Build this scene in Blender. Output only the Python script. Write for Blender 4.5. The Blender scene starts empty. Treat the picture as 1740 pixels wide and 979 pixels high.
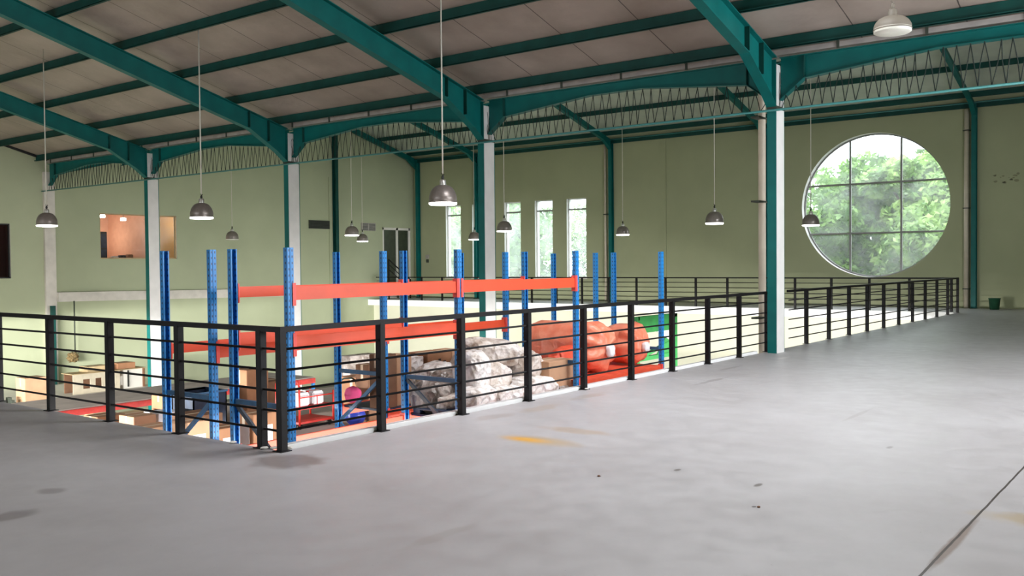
import bpy, bmesh, math, random
from mathutils import Vector, Matrix, noise
random.seed(7)
S = bpy.context.scene
COL = S.collection

# ------------------------------------------------------------------ camera
def unit(v): return Vector(v).normalized()
YAW, PITCH, ROLL = math.radians(37.2946), math.radians(-1.44893), math.radians(-0.51235)
fw = Vector((math.cos(YAW)*math.cos(PITCH), math.sin(YAW)*math.cos(PITCH), math.sin(PITCH)))
rt = fw.cross(Vector((0, 0, 1))).normalized(); up = rt.cross(fw)
c_, s_ = math.cos(ROLL), math.sin(ROLL)
r2 = rt*c_ + up*s_; u2 = up*c_ - rt*s_
cam_data = bpy.data.cameras.new('camera'); cam = bpy.data.objects.new('camera', cam_data); COL.objects.link(cam)
cam_data.sensor_width = 36; cam_data.lens = 1588.207/1740*36
cam_data.clip_start = .05; cam_data.clip_end = 400
m = Matrix((r2, u2, -fw)).transposed().to_4x4(); m.translation = Vector((-4.82202, -6.00804, 1.48567))
cam.matrix_world = m
S.camera = cam

# ------------------------------------------------------------------ world, daylight, exposure
S.view_settings.view_transform = 'Standard'; S.view_settings.look = 'None'
S.view_settings.gamma = 1; S.view_settings.use_curve_mapping = False
S.view_settings.exposure = 0.0
w = bpy.data.worlds.new('overcast'); S.world = w; w.use_nodes = True
bg = w.node_tree.nodes['Background']; bg.inputs[0].default_value = (.90, .95, 1, 1); bg.inputs[1].default_value = 6.0

def area(name, loc, rot, sx, sy, power, color):
    l = bpy.data.lights.new(name, 'AREA'); l.shape = 'RECTANGLE'; l.size = sx; l.size_y = sy
    l.energy = power; l.color = color
    o = bpy.data.objects.new(name, l); COL.objects.link(o); o.location = loc; o.rotation_euler = rot
    return o
HP = math.pi/2
# daylight standing in the openings of the right-hand wall (upper windows, lower loading door)
area('daylight_upper_windows', (7.5, -10.1, 2.6), (HP-.03, 0, 0), 7.0, 2.4, 600, (.92, .95, 1))
# daylight under the translucent roof panel above the near floor
area('daylight_roof_panel', (4.1, -1.7, 6.46), (0, math.atan(.27), 0), 3.0, 3.0, 620, (.97, .97, 1))
area('daylight_loading_door', (5.5, -10.4, -1.9), (HP+.05, 0, 0), 15, 2.6, 4000, (1, .97, .93))
area('daylight_back_windows', (-15.0, 8, 2.6), (HP, 0, -HP), 12, 2.4, 250, (.92, .96, 1))
area('added_lower_back_fill', (-15.0, 12, -1.9), (HP, 0, -HP), 12, 2.6, 1500, (1, .97, .93))  # added in an unseen back opening to lift the lower end wall
area('added_lower_wall_fill', (19.3, -9.9, -1.9), (HP, 0, -math.radians(14)), 7, 2.4, 1400, (1, .99, .94))  # lamp added out of view to light the wall below the far walkway
area('added_lower_hall_fill', (-6.5, 12.5, -.46), (HP, 0, -math.radians(58)), 10, .22, 8000, (1, .99, .95))  # unseen lamp added under the slab to brighten the lower end wall

# ------------------------------------------------------------------ materials
def new_mat(name):
    mt = bpy.data.materials.new(name); mt.use_nodes = True
    nt = mt.node_tree; b = nt.nodes['Principled BSDF']
    return mt, nt, b
def N(nt, t, **k):
    n = nt.nodes.new(t)
    for a, v in k.items(): setattr(n, a, v)
    return n
def mat(name, col, rough=.6, metal=0, var=.08, scale=6, bump=0, bscale=40, spec=.5, col2=None, detail=4, coord='Object', stretch=None):
    mt, nt, b = new_mat(name)
    b.inputs['Roughness'].default_value = rough; b.inputs['Metallic'].default_value = metal
    b.inputs['Specular IOR Level'].default_value = spec
    tc = N(nt, 'ShaderNodeTexCoord'); nz = N(nt, 'ShaderNodeTexNoise'); nz.inputs['Scale'].default_value = scale; nz.inputs['Detail'].default_value = detail
    src = tc.outputs[coord]
    if stretch:
        mp = N(nt, 'ShaderNodeMapping'); mp.inputs['Scale'].default_value = stretch; nt.links.new(src, mp.inputs[0]); src = mp.outputs[0]
    nt.links.new(src, nz.inputs['Vector'])
    rp = N(nt, 'ShaderNodeValToRGB'); rp.color_ramp.elements[0].position = .3; rp.color_ramp.elements[1].position = .7
    a = col2 if col2 else tuple(max(0, c*(1-var)) for c in col)
    z = col if col2 else tuple(min(1, c*(1+var)) for c in col)
    rp.color_ramp.elements[0].color = (*a, 1); rp.color_ramp.elements[1].color = (*z, 1)
    nt.links.new(nz.outputs['Fac'], rp.inputs[0]); nt.links.new(rp.outputs[0], b.inputs['Base Color'])
    if bump:
        n2 = N(nt, 'ShaderNodeTexNoise'); n2.inputs['Scale'].default_value = bscale; n2.inputs['Detail'].default_value = 5
        nt.links.new(src, n2.inputs['Vector'])
        bp = N(nt, 'ShaderNodeBump'); bp.inputs['Strength'].default_value = bump; bp.inputs['Distance'].default_value = .02
        nt.links.new(n2.outputs['Fac'], bp.inputs['Height']); nt.links.new(bp.outputs[0], b.inputs['Normal'])
    return mt
def emit(name, col, st):
    mt, nt, b = new_mat(name)
    b.inputs['Base Color'].default_value = (.8, .8, .8, 1)
    b.inputs['Emission Color'].default_value = (*col, 1); b.inputs['Emission Strength'].default_value = st
    return mt
def math_n(nt, op, a, b=None):
    n = N(nt, 'ShaderNodeMath', operation=op)
    for i, v in enumerate((a, b)):
        if v is None: continue
        if isinstance(v, (int, float)): n.inputs[i].default_value = v
        else: nt.links.new(v, n.inputs[i])
    return n.outputs[0]
def mixc(nt, fac, a, b):
    n = N(nt, 'ShaderNodeMix', data_type='RGBA')
    nt.links.new(fac, n.inputs[0])
    for i, v in ((6, a), (7, b)):
        if isinstance(v, tuple): n.inputs[i].default_value = (*v, 1)
        else: nt.links.new(v, n.inputs[i])
    return n.outputs[2]

M = {}
M['wall'] = mat('olive_cream_paint', (.41, .43, .265), .75, var=.05, scale=.8, bump=.08, bscale=12)
M['wall2'] = mat('pale_green_paint', (.42, .455, .30), .75, var=.05, scale=.8, bump=.08, bscale=12)
M['whitewall'] = mat('off_white_paint', (.74, .71, .66), .7, var=.06, scale=2)
M['concrete_grey'] = mat('grey_concrete', (.64, .60, .54), .85, var=.10, scale=3, bump=.2)
M['teal'] = mat('teal_steel_paint', (.001, .13, .12), .5, var=.12, scale=3, spec=.3)
M['teal_dark'] = mat('dark_teal_steel_paint', (.004, .060, .050), .55, var=.2, scale=3, spec=.3)
M['tealpipe'] = mat('teal_pipe_paint', (.05, .22, .21), .4, var=.1, scale=3)
M['black'] = mat('black_railing_paint', (.006, .005, .0055), .5, var=.3, scale=12, spec=.25)
M['whitepaint'] = mat('white_box_paint', (.78, .76, .74), .5, var=.05, scale=4)
M['pvc'] = mat('cream_pvc', (.66, .58, .46), .5, var=.1, scale=3)
M['gutter'] = mat('grey_gutter_metal', (.38, .35, .325), .55, var=.15, scale=5)
M['string'] = mat('dark_string', (.02, .03, .025), .9)
M['cable'] = mat('pale_cable', (.62, .60, .52), .6)
M['cabledark'] = mat('dark_cable', (.05, .06, .045), .7)
M['lampdull'] = mat('dull_lamp_shade', (.16, .14, .11), .6)
M['lampmetal'] = mat('brushed_lamp_aluminium', (.27, .235, .215), .34, metal=.5, var=.08, scale=30)
M['lampsteel'] = mat('polished_lamp_neck', (.72, .71, .68), .28, metal=.8, var=.05)
M['lampon'] = emit('lit_lamp_lens', (1, .97, .93), 7)
M['lampoff'] = mat('pale_lamp_lens', (.75, .74, .65), .4)
M['orange'] = mat('orange_beam_paint', (.80, .085, .028), .42, var=.06, scale=5)
M['connector'] = mat('red_connector_paint', (.90, .10, .08), .45, var=.1)
M['red'] = mat('red_enamel', (.60, .03, .02), .45, var=.2, scale=8)
M['braceblue'] = mat('dark_blue_steel', (.03, .12, .25), .45, var=.25, scale=8)
M['bracegrey'] = mat('dark_grey_steel', (.03, .045, .07), .35, var=.2)
M['navy'] = mat('navy_plastic', (.008, .022, .055), .5, var=.4, scale=10)
M['board'] = mat('grey_board', (.42, .37, .33), .8, var=.15, scale=3)
M['card'] = mat('brown_cardboard', (.33, .16, .08), .85, var=.12, scale=5)
M['card2'] = mat('pale_cardboard', (.50, .29, .17), .85, var=.10, scale=5)
M['carddark'] = mat('dark_cardboard', (.20, .10, .055), .85, var=.2, scale=5)
M['tan'] = mat('tan_plywood', (.48, .36, .20), .8, var=.15, scale=4)
M['ink'] = mat('black_print', (.03, .025, .02), .8)
M['tape'] = mat('beige_tape', (.66, .50, .34), .4)
M['paper'] = mat('white_label_paper', (.85, .85, .88), .6)
M['dark'] = mat('dark_void_paint', (.015, .015, .014), .6)
M['green'] = mat('green_enamel', (.02, .24, .05), .5, var=.2)
M['bucket'] = mat('dull_green_plastic', (.02, .10, .05), .5, var=.2)
M['yellow'] = mat('yellow_plastic', (.75, .55, .02), .5)
M['blueplastic'] = mat('blue_plastic', (.015, .03, .26), .4)
M['magenta'] = mat('magenta_cloth', (.30, .02, .09), .8, var=.3)
M['pinkroom'] = mat('peach_office_paint', (.62, .36, .25), .8, var=.06)
M['orangeroom'] = mat('amber_office_paint', (.66, .42, .20), .8, var=.05)
M['ground'] = mat('outside_ground', (.12, .16, .06), .95, var=.3, scale=1)
M['bark'] = mat('tree_bark', (.10, .07, .05), .95, var=.3)
M['soil'] = mat('dry_tuft', (.20, .14, .06), .95, var=.5, scale=20)

def leafmat(name, c1, c2):
    mt, nt, b = new_mat(name)
    oi = N(nt, 'ShaderNodeTexCoord'); nz = N(nt, 'ShaderNodeTexNoise'); nz.inputs['Scale'].default_value = 1.6; nz.inputs['Detail'].default_value = 6
    nt.links.new(oi.outputs['Object'], nz.inputs['Vector'])
    rp = N(nt, 'ShaderNodeValToRGB'); rp.color_ramp.elements[0].position = .38; rp.color_ramp.elements[1].position = .62
    rp.color_ramp.elements[0].color = (*c1, 1); rp.color_ramp.elements[1].color = (*c2, 1)
    nt.links.new(nz.outputs['Fac'], rp.inputs[0]); nt.links.new(rp.outputs[0], b.inputs['Base Color'])
    b.inputs['Roughness'].default_value = .5
    tr = N(nt, 'ShaderNodeBsdfTranslucent'); nt.links.new(rp.outputs[0], tr.inputs[0])
    mx = N(nt, 'ShaderNodeMixShader'); mx.inputs[0].default_value = .35
    nt.links.new(b.outputs[0], mx.inputs[1]); nt.links.new(tr.outputs[0], mx.inputs[2])
    nt.links.new(mx.outputs[0], nt.nodes['Material Output'].inputs[0])
    return mt
M['leaf1'] = leafmat('bright_leaves', (.10, .22, .05), (.42, .60, .20))
M['leaf2'] = leafmat('deep_leaves', (.06, .15, .03), (.24, .42, .09))

def glassmat(name, haze, tint=(.97, 1, 1)):
    mt, nt, b = new_mat(name); nt.nodes.remove(b)
    t = N(nt, 'ShaderNodeBsdfTransparent'); t.inputs[0].default_value = (*tint, 1)
    d = N(nt, 'ShaderNodeBsdfTranslucent'); d.inputs[0].default_value = (.9, .93, .93, 1)
    g = N(nt, 'ShaderNodeBsdfGlossy'); g.inputs['Roughness'].default_value = .05
    tc = N(nt, 'ShaderNodeTexCoord'); nz = N(nt, 'ShaderNodeTexNoise'); nz.inputs['Scale'].default_value = 1.3; nz.inputs['Detail'].default_value = 6
    nt.links.new(tc.outputs['Object'], nz.inputs[0])
    rp = N(nt, 'ShaderNodeMapRange'); rp.inputs[1].default_value = .3; rp.inputs[2].default_value = .7; rp.inputs[3].default_value = haze*.5; rp.inputs[4].default_value = haze*1.5
    nt.links.new(nz.outputs[0], rp.inputs[0])
    m1 = N(nt, 'ShaderNodeMixShader'); nt.links.new(rp.outputs[0], m1.inputs[0]); nt.links.new(t.outputs[0], m1.inputs[1]); nt.links.new(d.outputs[0], m1.inputs[2])
    m2 = N(nt, 'ShaderNodeMixShader'); m2.inputs[0].default_value = .012; nt.links.new(m1.outputs[0], m2.inputs[1]); nt.links.new(g.outputs[0], m2.inputs[2])
    nt.links.new(m2.outputs[0], nt.nodes['Material Output'].inputs[0])
    return mt
M['glass'] = glassmat('dusty_glass', .12)
M['glass2'] = glassmat('frosted_dusty_glass', .18)
M['officeglass'] = glassmat('office_glass', .02)

# roof underside: foil faced insulation sheet with lap seams every 1.2 m along Y
def roofmat():
    mt, nt, b = new_mat('insulation_sheet')
    tc = N(nt, 'ShaderNodeTexCoord'); sx = N(nt, 'ShaderNodeSeparateXYZ'); nt.links.new(tc.outputs['Object'], sx.inputs[0])
    nz = N(nt, 'ShaderNodeTexNoise'); nz.inputs['Scale'].default_value = 1.1; nz.inputs['Detail'].default_value = 5; nt.links.new(tc.outputs['Object'], nz.inputs[0])
    rp = N(nt, 'ShaderNodeValToRGB'); rp.color_ramp.elements[0].position = .3; rp.color_ramp.elements[1].position = .72
    rp.color_ramp.elements[0].color = (.35, .285, .24, 1); rp.color_ramp.elements[1].color = (.48, .40, .345, 1)
    nt.links.new(nz.outputs[0], rp.inputs[0])
    wob = math_n(nt, 'MULTIPLY', nz.outputs[0], .06)
    y = math_n(nt, 'ADD', sx.outputs[1], wob)
    fr = math_n(nt, 'FRACT', math_n(nt, 'MULTIPLY', y, 1/1.5))
    ln = math_n(nt, 'LESS_THAN', fr, .012)
    col = mixc(nt, ln, rp.outputs[0], (.10, .08, .07))
    nt.links.new(col, b.inputs['Base Color']); b.inputs['Roughness'].default_value = .5; b.inputs['Metallic'].default_value = .15
    n2 = N(nt, 'ShaderNodeTexNoise'); n2.inputs['Scale'].default_value = 2.2; n2.inputs['Detail'].default_value = 3; nt.links.new(tc.outputs['Object'], n2.inputs[0])
    bp = N(nt, 'ShaderNodeBump'); bp.inputs['Strength'].default_value = .35; bp.inputs['Distance'].default_value = .08
    nt.links.new(n2.outputs[0], bp.inputs['Height']); nt.links.new(bp.outputs[0], b.inputs['Normal'])
    return mt
M['roof'] = roofmat()
M['roof2'] = mat('pale_grey_green_sheet', (.60, .64, .54), .5, var=.12, scale=1.5)

# floor: grey painted concrete with a seam at Y=-4.88 and stains that have shapes of their own
def floormat():
    mt, nt, b = new_mat('grey_painted_concrete')
    tc = N(nt, 'ShaderNodeTexCoord'); P = tc.outputs['Object']
    sx = N(nt, 'ShaderNodeSeparateXYZ'); nt.links.new(P, sx.inputs[0])
    nz = N(nt, 'ShaderNodeTexNoise'); nz.inputs['Scale'].default_value = .7; nz.inputs['Detail'].default_value = 7; nz.inputs['Roughness'].default_value = .6
    nt.links.new(P, nz.inputs[0])
    rp = N(nt, 'ShaderNodeValToRGB'); rp.color_ramp.elements[0].position = .3; rp.color_ramp.elements[1].position = .7
    rp.color_ramp.elements[0].color = (.37, .355, .36, 1); rp.color_ramp.elements[1].color = (.45, .44, .45, 1)
    nt.links.new(nz.outputs[0], rp.inputs[0]); col = rp.outputs[0]
    nf = N(nt, 'ShaderNodeTexNoise'); nf.inputs['Scale'].default_value = 5; nf.inputs['Detail'].default_value = 6; nt.links.new(P, nf.inputs[0])
    def stain(col, cx, cy, rx, ry, c, amt, rag=.5, soft=.35):
        dx = math_n(nt, 'MULTIPLY', math_n(nt, 'SUBTRACT', sx.outputs[0], cx), 1/rx)
        dy = math_n(nt, 'MULTIPLY', math_n(nt, 'SUBTRACT', sx.outputs[1], cy), 1/ry)
        d = math_n(nt, 'SQRT', math_n(nt, 'ADD', math_n(nt, 'MULTIPLY', dx, dx), math_n(nt, 'MULTIPLY', dy, dy)))
        d = math_n(nt, 'ADD', d, math_n(nt, 'MULTIPLY', math_n(nt, 'SUBTRACT', nf.outputs[0], .5), rag*3))
        mr = N(nt, 'ShaderNodeMapRange', clamp=True); mr.inputs[1].default_value = 1-soft; mr.inputs[2].default_value = 1+soft*.3
        mr.inputs[3].default_value = amt; mr.inputs[4].default_value = 0; nt.links.new(d, mr.inputs[0])
        return mixc(nt, mr.outputs[0], col, c)
    for a in [(1.54, -1.44, .17, .40, (.46, .33, .18), .8, .15, .6), (1.52, -1.32, .095, .23, (.68, .36, .05), .95, .12, .7),
              (2.10, -1.45, .13, .36, (.40, .32, .25), .7, .3), (-.22, -.34, .26, .30, (.20, .165, .155), .75, .4),
              (-2.2, -.2, .16, .12, (.17, .15, .15), .6), (-1.75, .2, .10, .10, (.18, .16, .16), .5),
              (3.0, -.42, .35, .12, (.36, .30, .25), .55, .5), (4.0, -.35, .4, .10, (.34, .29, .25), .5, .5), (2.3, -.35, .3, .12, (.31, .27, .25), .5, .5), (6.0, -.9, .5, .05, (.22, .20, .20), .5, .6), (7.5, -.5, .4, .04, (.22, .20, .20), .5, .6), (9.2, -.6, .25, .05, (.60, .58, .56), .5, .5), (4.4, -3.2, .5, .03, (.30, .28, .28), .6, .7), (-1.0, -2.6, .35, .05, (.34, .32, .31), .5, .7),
              (1.17, -5.45, .19, .60, (.40, .33, .24), .9, .3), (.45, -4.89, .62, .035, (.19, .13, .10), .75, .35),
              (1.1, -3.55, .06, .022, (.08, .06, .05), .8), (.55, -3.75, .02, .014, (.03, .02, .02), .9), (1.2, -2.9, .035, .02, (.12, .10, .09), .8),
              (.7, -2.55, .02, .015, (.05, .05, .04), .9), (2.9, -3.9, .07, .03, (.15, .13, .13), .6)]:
        col = stain(col, *a)
    nq = N(nt, 'ShaderNodeTexNoise'); nq.inputs['Scale'].default_value = 45; nq.inputs['Detail'].default_value = 3; nt.links.new(P, nq.inputs[0])
    mq = N(nt, 'ShaderNodeMapRange', clamp=True); mq.inputs[1].default_value = .73; mq.inputs[2].default_value = .76; mq.inputs[3].default_value = 0; mq.inputs[4].default_value = .5; nt.links.new(nq.outputs[0], mq.inputs[0])
    col = mixc(nt, mq.outputs[0], col, (.16, .15, .15))
    # seam
    yy = math_n(nt, 'ADD', sx.outputs[1], math_n(nt, 'MULTIPLY', math_n(nt, 'SUBTRACT', nf.outputs[0], .5), .012))
    dist = math_n(nt, 'ABSOLUTE', math_n(nt, 'ADD', yy, 4.88))
    for wd, c in ((.007, (.05, .04, .035)),):
        col = mixc(nt, math_n(nt, 'LESS_THAN', dist, wd), col, c)
    nt.links.new(col, b.inputs['Base Color'])
    b.inputs['Specular IOR Level'].default_value = .6
    rr = N(nt, 'ShaderNodeMapRange'); rr.inputs[1].default_value = .3; rr.inputs[2].default_value = .7; rr.inputs[3].default_value = .36; rr.inputs[4].default_value = .52
    nt.links.new(nf.outputs[0], rr.inputs[0]); nt.links.new(rr.outputs[0], b.inputs['Roughness'])
    bp = N(nt, 'ShaderNodeBump'); bp.inputs['Strength'].default_value = .12; bp.inputs['Distance'].default_value = .02
    nt.links.new(nz.outputs[0], bp.inputs['Height']); nt.links.new(bp.outputs[0], b.inputs['Normal'])
    return mt
M['floor'] = floormat()

# blue perforated rack upright: two columns of slots in object space
def uprightmat():
    mt, nt, b = new_mat('blue_perforated_steel')
    tc = N(nt, 'ShaderNodeTexCoord'); sx = N(nt, 'ShaderNodeSeparateXYZ'); nt.links.new(tc.outputs['Object'], sx.inputs[0])
    fz = math_n(nt, 'FRACT', math_n(nt, 'MULTIPLY', sx.outputs[2], 1/.055))
    mz = math_n(nt, 'LESS_THAN', fz, .36)
    ax = math_n(nt, 'ABSOLUTE', sx.outputs[0])
    mx = math_n(nt, 'LESS_THAN', math_n(nt, 'ABSOLUTE', math_n(nt, 'SUBTRACT', ax, .018)), .0045)
    ay = math_n(nt, 'LESS_THAN', math_n(nt, 'ABSOLUTE', sx.outputs[1]), .006)
    gx = math_n(nt, 'GREATER_THAN', ax, .029)
    side = math_n(nt, 'MULTIPLY', ay, gx)
    front = math_n(nt, 'MULTIPLY', mx, math_n(nt, 'GREATER_THAN', math_n(nt, 'ABSOLUTE', sx.outputs[1]), .024))
    msk = math_n(nt, 'MULTIPLY', mz, math_n(nt, 'MAXIMUM', side, front))
    col = mixc(nt, msk, (.015, .235, .62), (.008, .02, .06))
    nt.links.new(col, b.inputs['Base Color']); b.inputs['Roughness'].default_value = .4
    return mt
M['upright'] = uprightmat()

def sackmat(name, c1, c2, c3, st=.8, sc=9):
    mt, nt, b = new_mat(name)
    tc = N(nt, 'ShaderNodeTexCoord'); nz = N(nt, 'ShaderNodeTexNoise'); nz.inputs['Scale'].default_value = 5; nz.inputs['Detail'].default_value = 8; nz.inputs['Distortion'].default_value = .8
    nt.links.new(tc.outputs['Object'], nz.inputs[0])
    rp = N(nt, 'ShaderNodeValToRGB'); e = rp.color_ramp.elements
    e[0].position = .30; e[0].color = (*c1, 1); e[1].position = .62; e[1].color = (*c3, 1)
    k = e.new(.44); k.color = (*c2, 1)
    nt.links.new(nz.outputs[0], rp.inputs[0]); nt.links.new(rp.outputs[0], b.inputs['Base Color'])
    b.inputs['Roughness'].default_value = .35
    n2 = N(nt, 'ShaderNodeTexNoise'); n2.inputs['Scale'].default_value = 5; n2.inputs['Detail'].default_value = 3
    nt.links.new(tc.outputs['Object'], n2.inputs[0])
    vm = N(nt, 'ShaderNodeVectorMath', operation='MULTIPLY_ADD'); nt.links.new(n2.outputs['Color'], vm.inputs[0]); vm.inputs[1].default_value = (.25, .25, .25); nt.links.new(tc.outputs['Object'], vm.inputs[2])
    vo = N(nt, 'ShaderNodeTexVoronoi'); vo.inputs['Scale'].default_value = sc; nt.links.new(vm.outputs[0], vo.inputs['Vector'])
    bp = N(nt, 'ShaderNodeBump'); bp.inputs['Strength'].default_value = st; bp.inputs['Distance'].default_value = .05
    nt.links.new(vo.outputs[0], bp.inputs['Height']); nt.links.new(bp.outputs[0], b.inputs['Normal'])
    return mt
M['sack'] = sackmat('white_woven_sack', (.34, .26, .20), (.80, .74, .70), (.93, .91, .90))
M['sackgrey'] = sackmat('grey_plastic_sack', (.09, .07, .055), (.27, .22, .19), (.50, .44, .40))
M['sackbrown'] = sackmat('stained_sack', (.30, .21, .15), (.62, .53, .46), (.86, .80, .76))
M['tarp'] = sackmat('orange_tarpaulin', (.84, .19, .10), (.88, .245, .14), (.92, .32, .20), .35, 5)
M['tarpred'] = mat('red_orange_tarpaulin', (.80, .10, .045), .5, var=.12, scale=4, bump=.5, bscale=6)

# ------------------------------------------------------------------ mesh helpers
class MB:
    def __init__(s): s.v = []; s.f = []; s.mi = []; s.sm = []
    def add(s, vs, fs, mi=0, smooth=False):
        n = len(s.v); s.v += [tuple(v) for v in vs]
        for f in fs: s.f.append(tuple(i+n for i in f)); s.mi.append(mi); s.sm.append(smooth)
        return s
    def box(s, x0, x1, y0, y1, z0, z1, mi=0, bevel=0):
        if bevel:
            bm = bmesh.new(); bmesh.ops.create_cube(bm, size=1)
            for v in bm.verts: v.co = Vector(((x0+x1)/2+v.co.x*(x1-x0), (y0+y1)/2+v.co.y*(y1-y0), (z0+z1)/2+v.co.z*(z1-z0)))
            bmesh.ops.bevel(bm, geom=bm.edges[:], offset=bevel, segments=2, affect='EDGES')
            bm.verts.index_update()
            s.add([v.co[:] for v in bm.verts], [[v.index for v in f.verts] for f in bm.faces], mi); bm.free(); return s
        v = [(x, y, z) for z in (z0, z1) for y in (y0, y1) for x in (x0, x1)]
        return s.add(v, [(0, 2, 3, 1), (4, 5, 7, 6), (0, 1, 5, 4), (2, 6, 7, 3), (0, 4, 6, 2), (1, 3, 7, 5)], mi)
    def bar(s, a, b, wx, wy, mi=0, upv=(0, 0, 1)):
        a = Vector(a); b = Vector(b); d = (b-a).normalized(); u = Vector(upv)
        if abs(d.dot(u)) > .99: u = Vector((1, 0, 0))
        r = d.cross(u).normalized(); q = r.cross(d)
        vs = []
        for p in (a, b):
            for i, j in ((-1, -1), (1, -1), (1, 1), (-1, 1)): vs.append(p+r*(i*wx/2)+q*(j*wy/2))
        return s.add(vs, [(3, 2, 1, 0), (4, 5, 6, 7), (0, 1, 5, 4), (1, 2, 6, 5), (2, 3, 7, 6), (3, 0, 4, 7)], mi)
    def tube(s, pts, r, n=8, mi=0, cap=True):
        pts = [Vector(p) for p in pts]; rings = []
        d0 = (pts[1]-pts[0]).normalized(); u = Vector((0, 0, 1)) if abs(d0.z) < .9 else Vector((1, 0, 0))
        a = d0.cross(u).normalized()
        vs = []
        for i, p in enumerate(pts):
            d = ((pts[min(i+1, len(pts)-1)]-p).normalized()+(p-pts[max(i-1, 0)]).normalized()).normalized()
            a = (a-d*a.dot(d)).normalized(); b = d.cross(a)
            for k in range(n):
                t = 2*math.pi*k/n; vs.append(p+a*(math.cos(t)*r)+b*(math.sin(t)*r))
        fs = [(i*n+k, i*n+(k+1) % n, (i+1)*n+(k+1) % n, (i+1)*n+k) for i in range(len(pts)-1) for k in range(n)]
        if cap: fs += [tuple(range(n-1, -1, -1)), tuple((len(pts)-1)*n+k for k in range(n))]
        return s.add(vs, fs, mi, True)
    def lathe(s, prof, c=(0, 0, 0), n=28, mi=0):
        vs = [(c[0]+r*math.cos(2*math.pi*k/n), c[1]+r*math.sin(2*math.pi*k/n), c[2]+z) for r, z in prof for k in range(n)]
        fs = [(i*n+k, i*n+(k+1) % n, (i+1)*n+(k+1) % n, (i+1)*n+k) for i in range(len(prof)-1) for k in range(n)]
        return s.add(vs, fs, mi, True)
    def prism(s, poly, axis, a, b, mi=0):
        """poly in the other two coordinates (in order), extruded along axis from a to b"""
        def mk(p, t):
            return {0: (t, p[0], p[1]), 1: (p[0], t, p[1]), 2: (p[0], p[1], t)}[axis]
        n = len(poly)
        vs = [mk(p, a) for p in poly]+[mk(p, b) for p in poly]
        fs = [tuple(range(n)), tuple(range(2*n-1, n-1, -1))]+[(i, i+n, (i+1) % n+n, (i+1) % n) for i in range(n)]
        return s.add(vs, fs, mi)
    def build(s, name, mats, parent=None, origin=None, fix=True):
        me = bpy.data.meshes.new(name)
        vs = s.v
        if origin: vs = [(x-origin[0], y-origin[1], z-origin[2]) for x, y, z in vs]
        me.from_pydata(vs, [], s.f); me.validate()
        for mm in (mats if isinstance(mats, (list, tuple)) else [mats]): me.materials.append(mm)
        if len(me.polygons) == len(s.f):
            for p, i, q in zip(me.polygons, s.mi, s.sm): p.material_index = i; p.use_smooth = q
        if fix:
            bm = bmesh.new(); bm.from_mesh(me); bmesh.ops.recalc_face_normals(bm, faces=bm.faces[:]); bm.to_mesh(me); bm.free()
        o = bpy.data.objects.new(name, me); COL.objects.link(o)
        if parent: o.parent = parent
        if origin: o.location = origin
        return o
def tag(o, label=None, cat=None, group=None, kind=None):
    if label: o['label'] = label
    if cat: o['category'] = cat
    if group: o['group'] = group
    if kind: o['kind'] = kind
    return o
def empty(name, loc, rz=0, label=None, cat=None, group=None):
    o = bpy.data.objects.new(name, None); COL.objects.link(o); o.location = loc; o.rotation_euler = (0, 0, rz); o.empty_display_size = .2
    return tag(o, label, cat, group)
def kids(o): return [c for c in COL.objects if c.parent == o]
def copy_tree(o, parent=None):
    c = o.copy(); COL.objects.link(c)
    if parent: c.parent = parent
    for ch in kids(o): copy_tree(ch, c)
    return c
def struct(o, label=None, cat='wall'): return tag(o, label, cat, kind='structure')

def wall_holes(name, axis, c0, c1, outer, holes, mats, label):
    """solid wall between planes c0 (room face) and c1, outer polygon and hole polygons in the two other coordinates; reveals use material 1"""
    bm = bmesh.new()
    def mk(p, t): return {0: (t, p[0], p[1]), 1: (p[0], t, p[1])}[axis]
    for t in (c0, c1):
        edges = []
        for loop in [outer]+holes:
            vs = [bm.verts.new(mk(p, t)) for p in loop]
            edges += [bm.edges.new((vs[i], vs[(i+1) % len(vs)])) for i in range(len(vs))]
        bmesh.ops.triangle_fill(bm, edges=edges, use_beauty=True)
    for li, loop in enumerate([outer]+holes):
        for i in range(len(loop)):
            a, b = loop[i], loop[(i+1) % len(loop)]
            f = bm.faces.new([bm.verts.new(mk(a, c0)), bm.verts.new(mk(b, c0)), bm.verts.new(mk(b, c1)), bm.verts.new(mk(a, c1))])
            f.material_index = 1 if li else 0
    me = bpy.data.meshes.new(name); bm.to_mesh(me); bm.free()
    for mm in mats: me.materials.append(mm)
    o = bpy.data.objects.new(name, me); COL.objects.link(o)
    return struct(o, label)
def rect(a0, a1, b0, b1): return [(a0, b0), (a1, b0), (a1, b1), (a0, b1)]

# ------------------------------------------------------------------ setting
X1, YE, ZL = 26.9, 23.8, -3.5           # far wall, end wall, lower floor
YR, XB = -9.5, -14.0                   # wall on the right behind, wall behind camera
VX, VY = 23.95, YE                      # far edge of the void
b = MB()
b.box(XB, X1, YR, 0.0, -.28, 0); b.box(XB, 0, 0, YE, -.28, 0); b.box(VX, X1, 0, YE, -.22, 0)
struct(b.build('floor', M['floor']), 'grey painted concrete mezzanine floor around the open void', 'floor')
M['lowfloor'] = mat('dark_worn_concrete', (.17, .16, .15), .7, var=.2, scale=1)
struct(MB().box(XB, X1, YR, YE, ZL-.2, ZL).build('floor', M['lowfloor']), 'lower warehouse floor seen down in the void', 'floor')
# white kerb on the void edge
kb = MB(); kb.box(.06, 9.72, .035, .11, -.28, .035, bevel=.006); kb.box(VX-.05, VX, .1, YE, -.24, .01)
struct(kb.build('trim_1', mat('bright_white_kerb_paint', (.92, .92, .91), .5, var=.03)), 'white painted kerb along the right edge of the void', 'trim')

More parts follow.
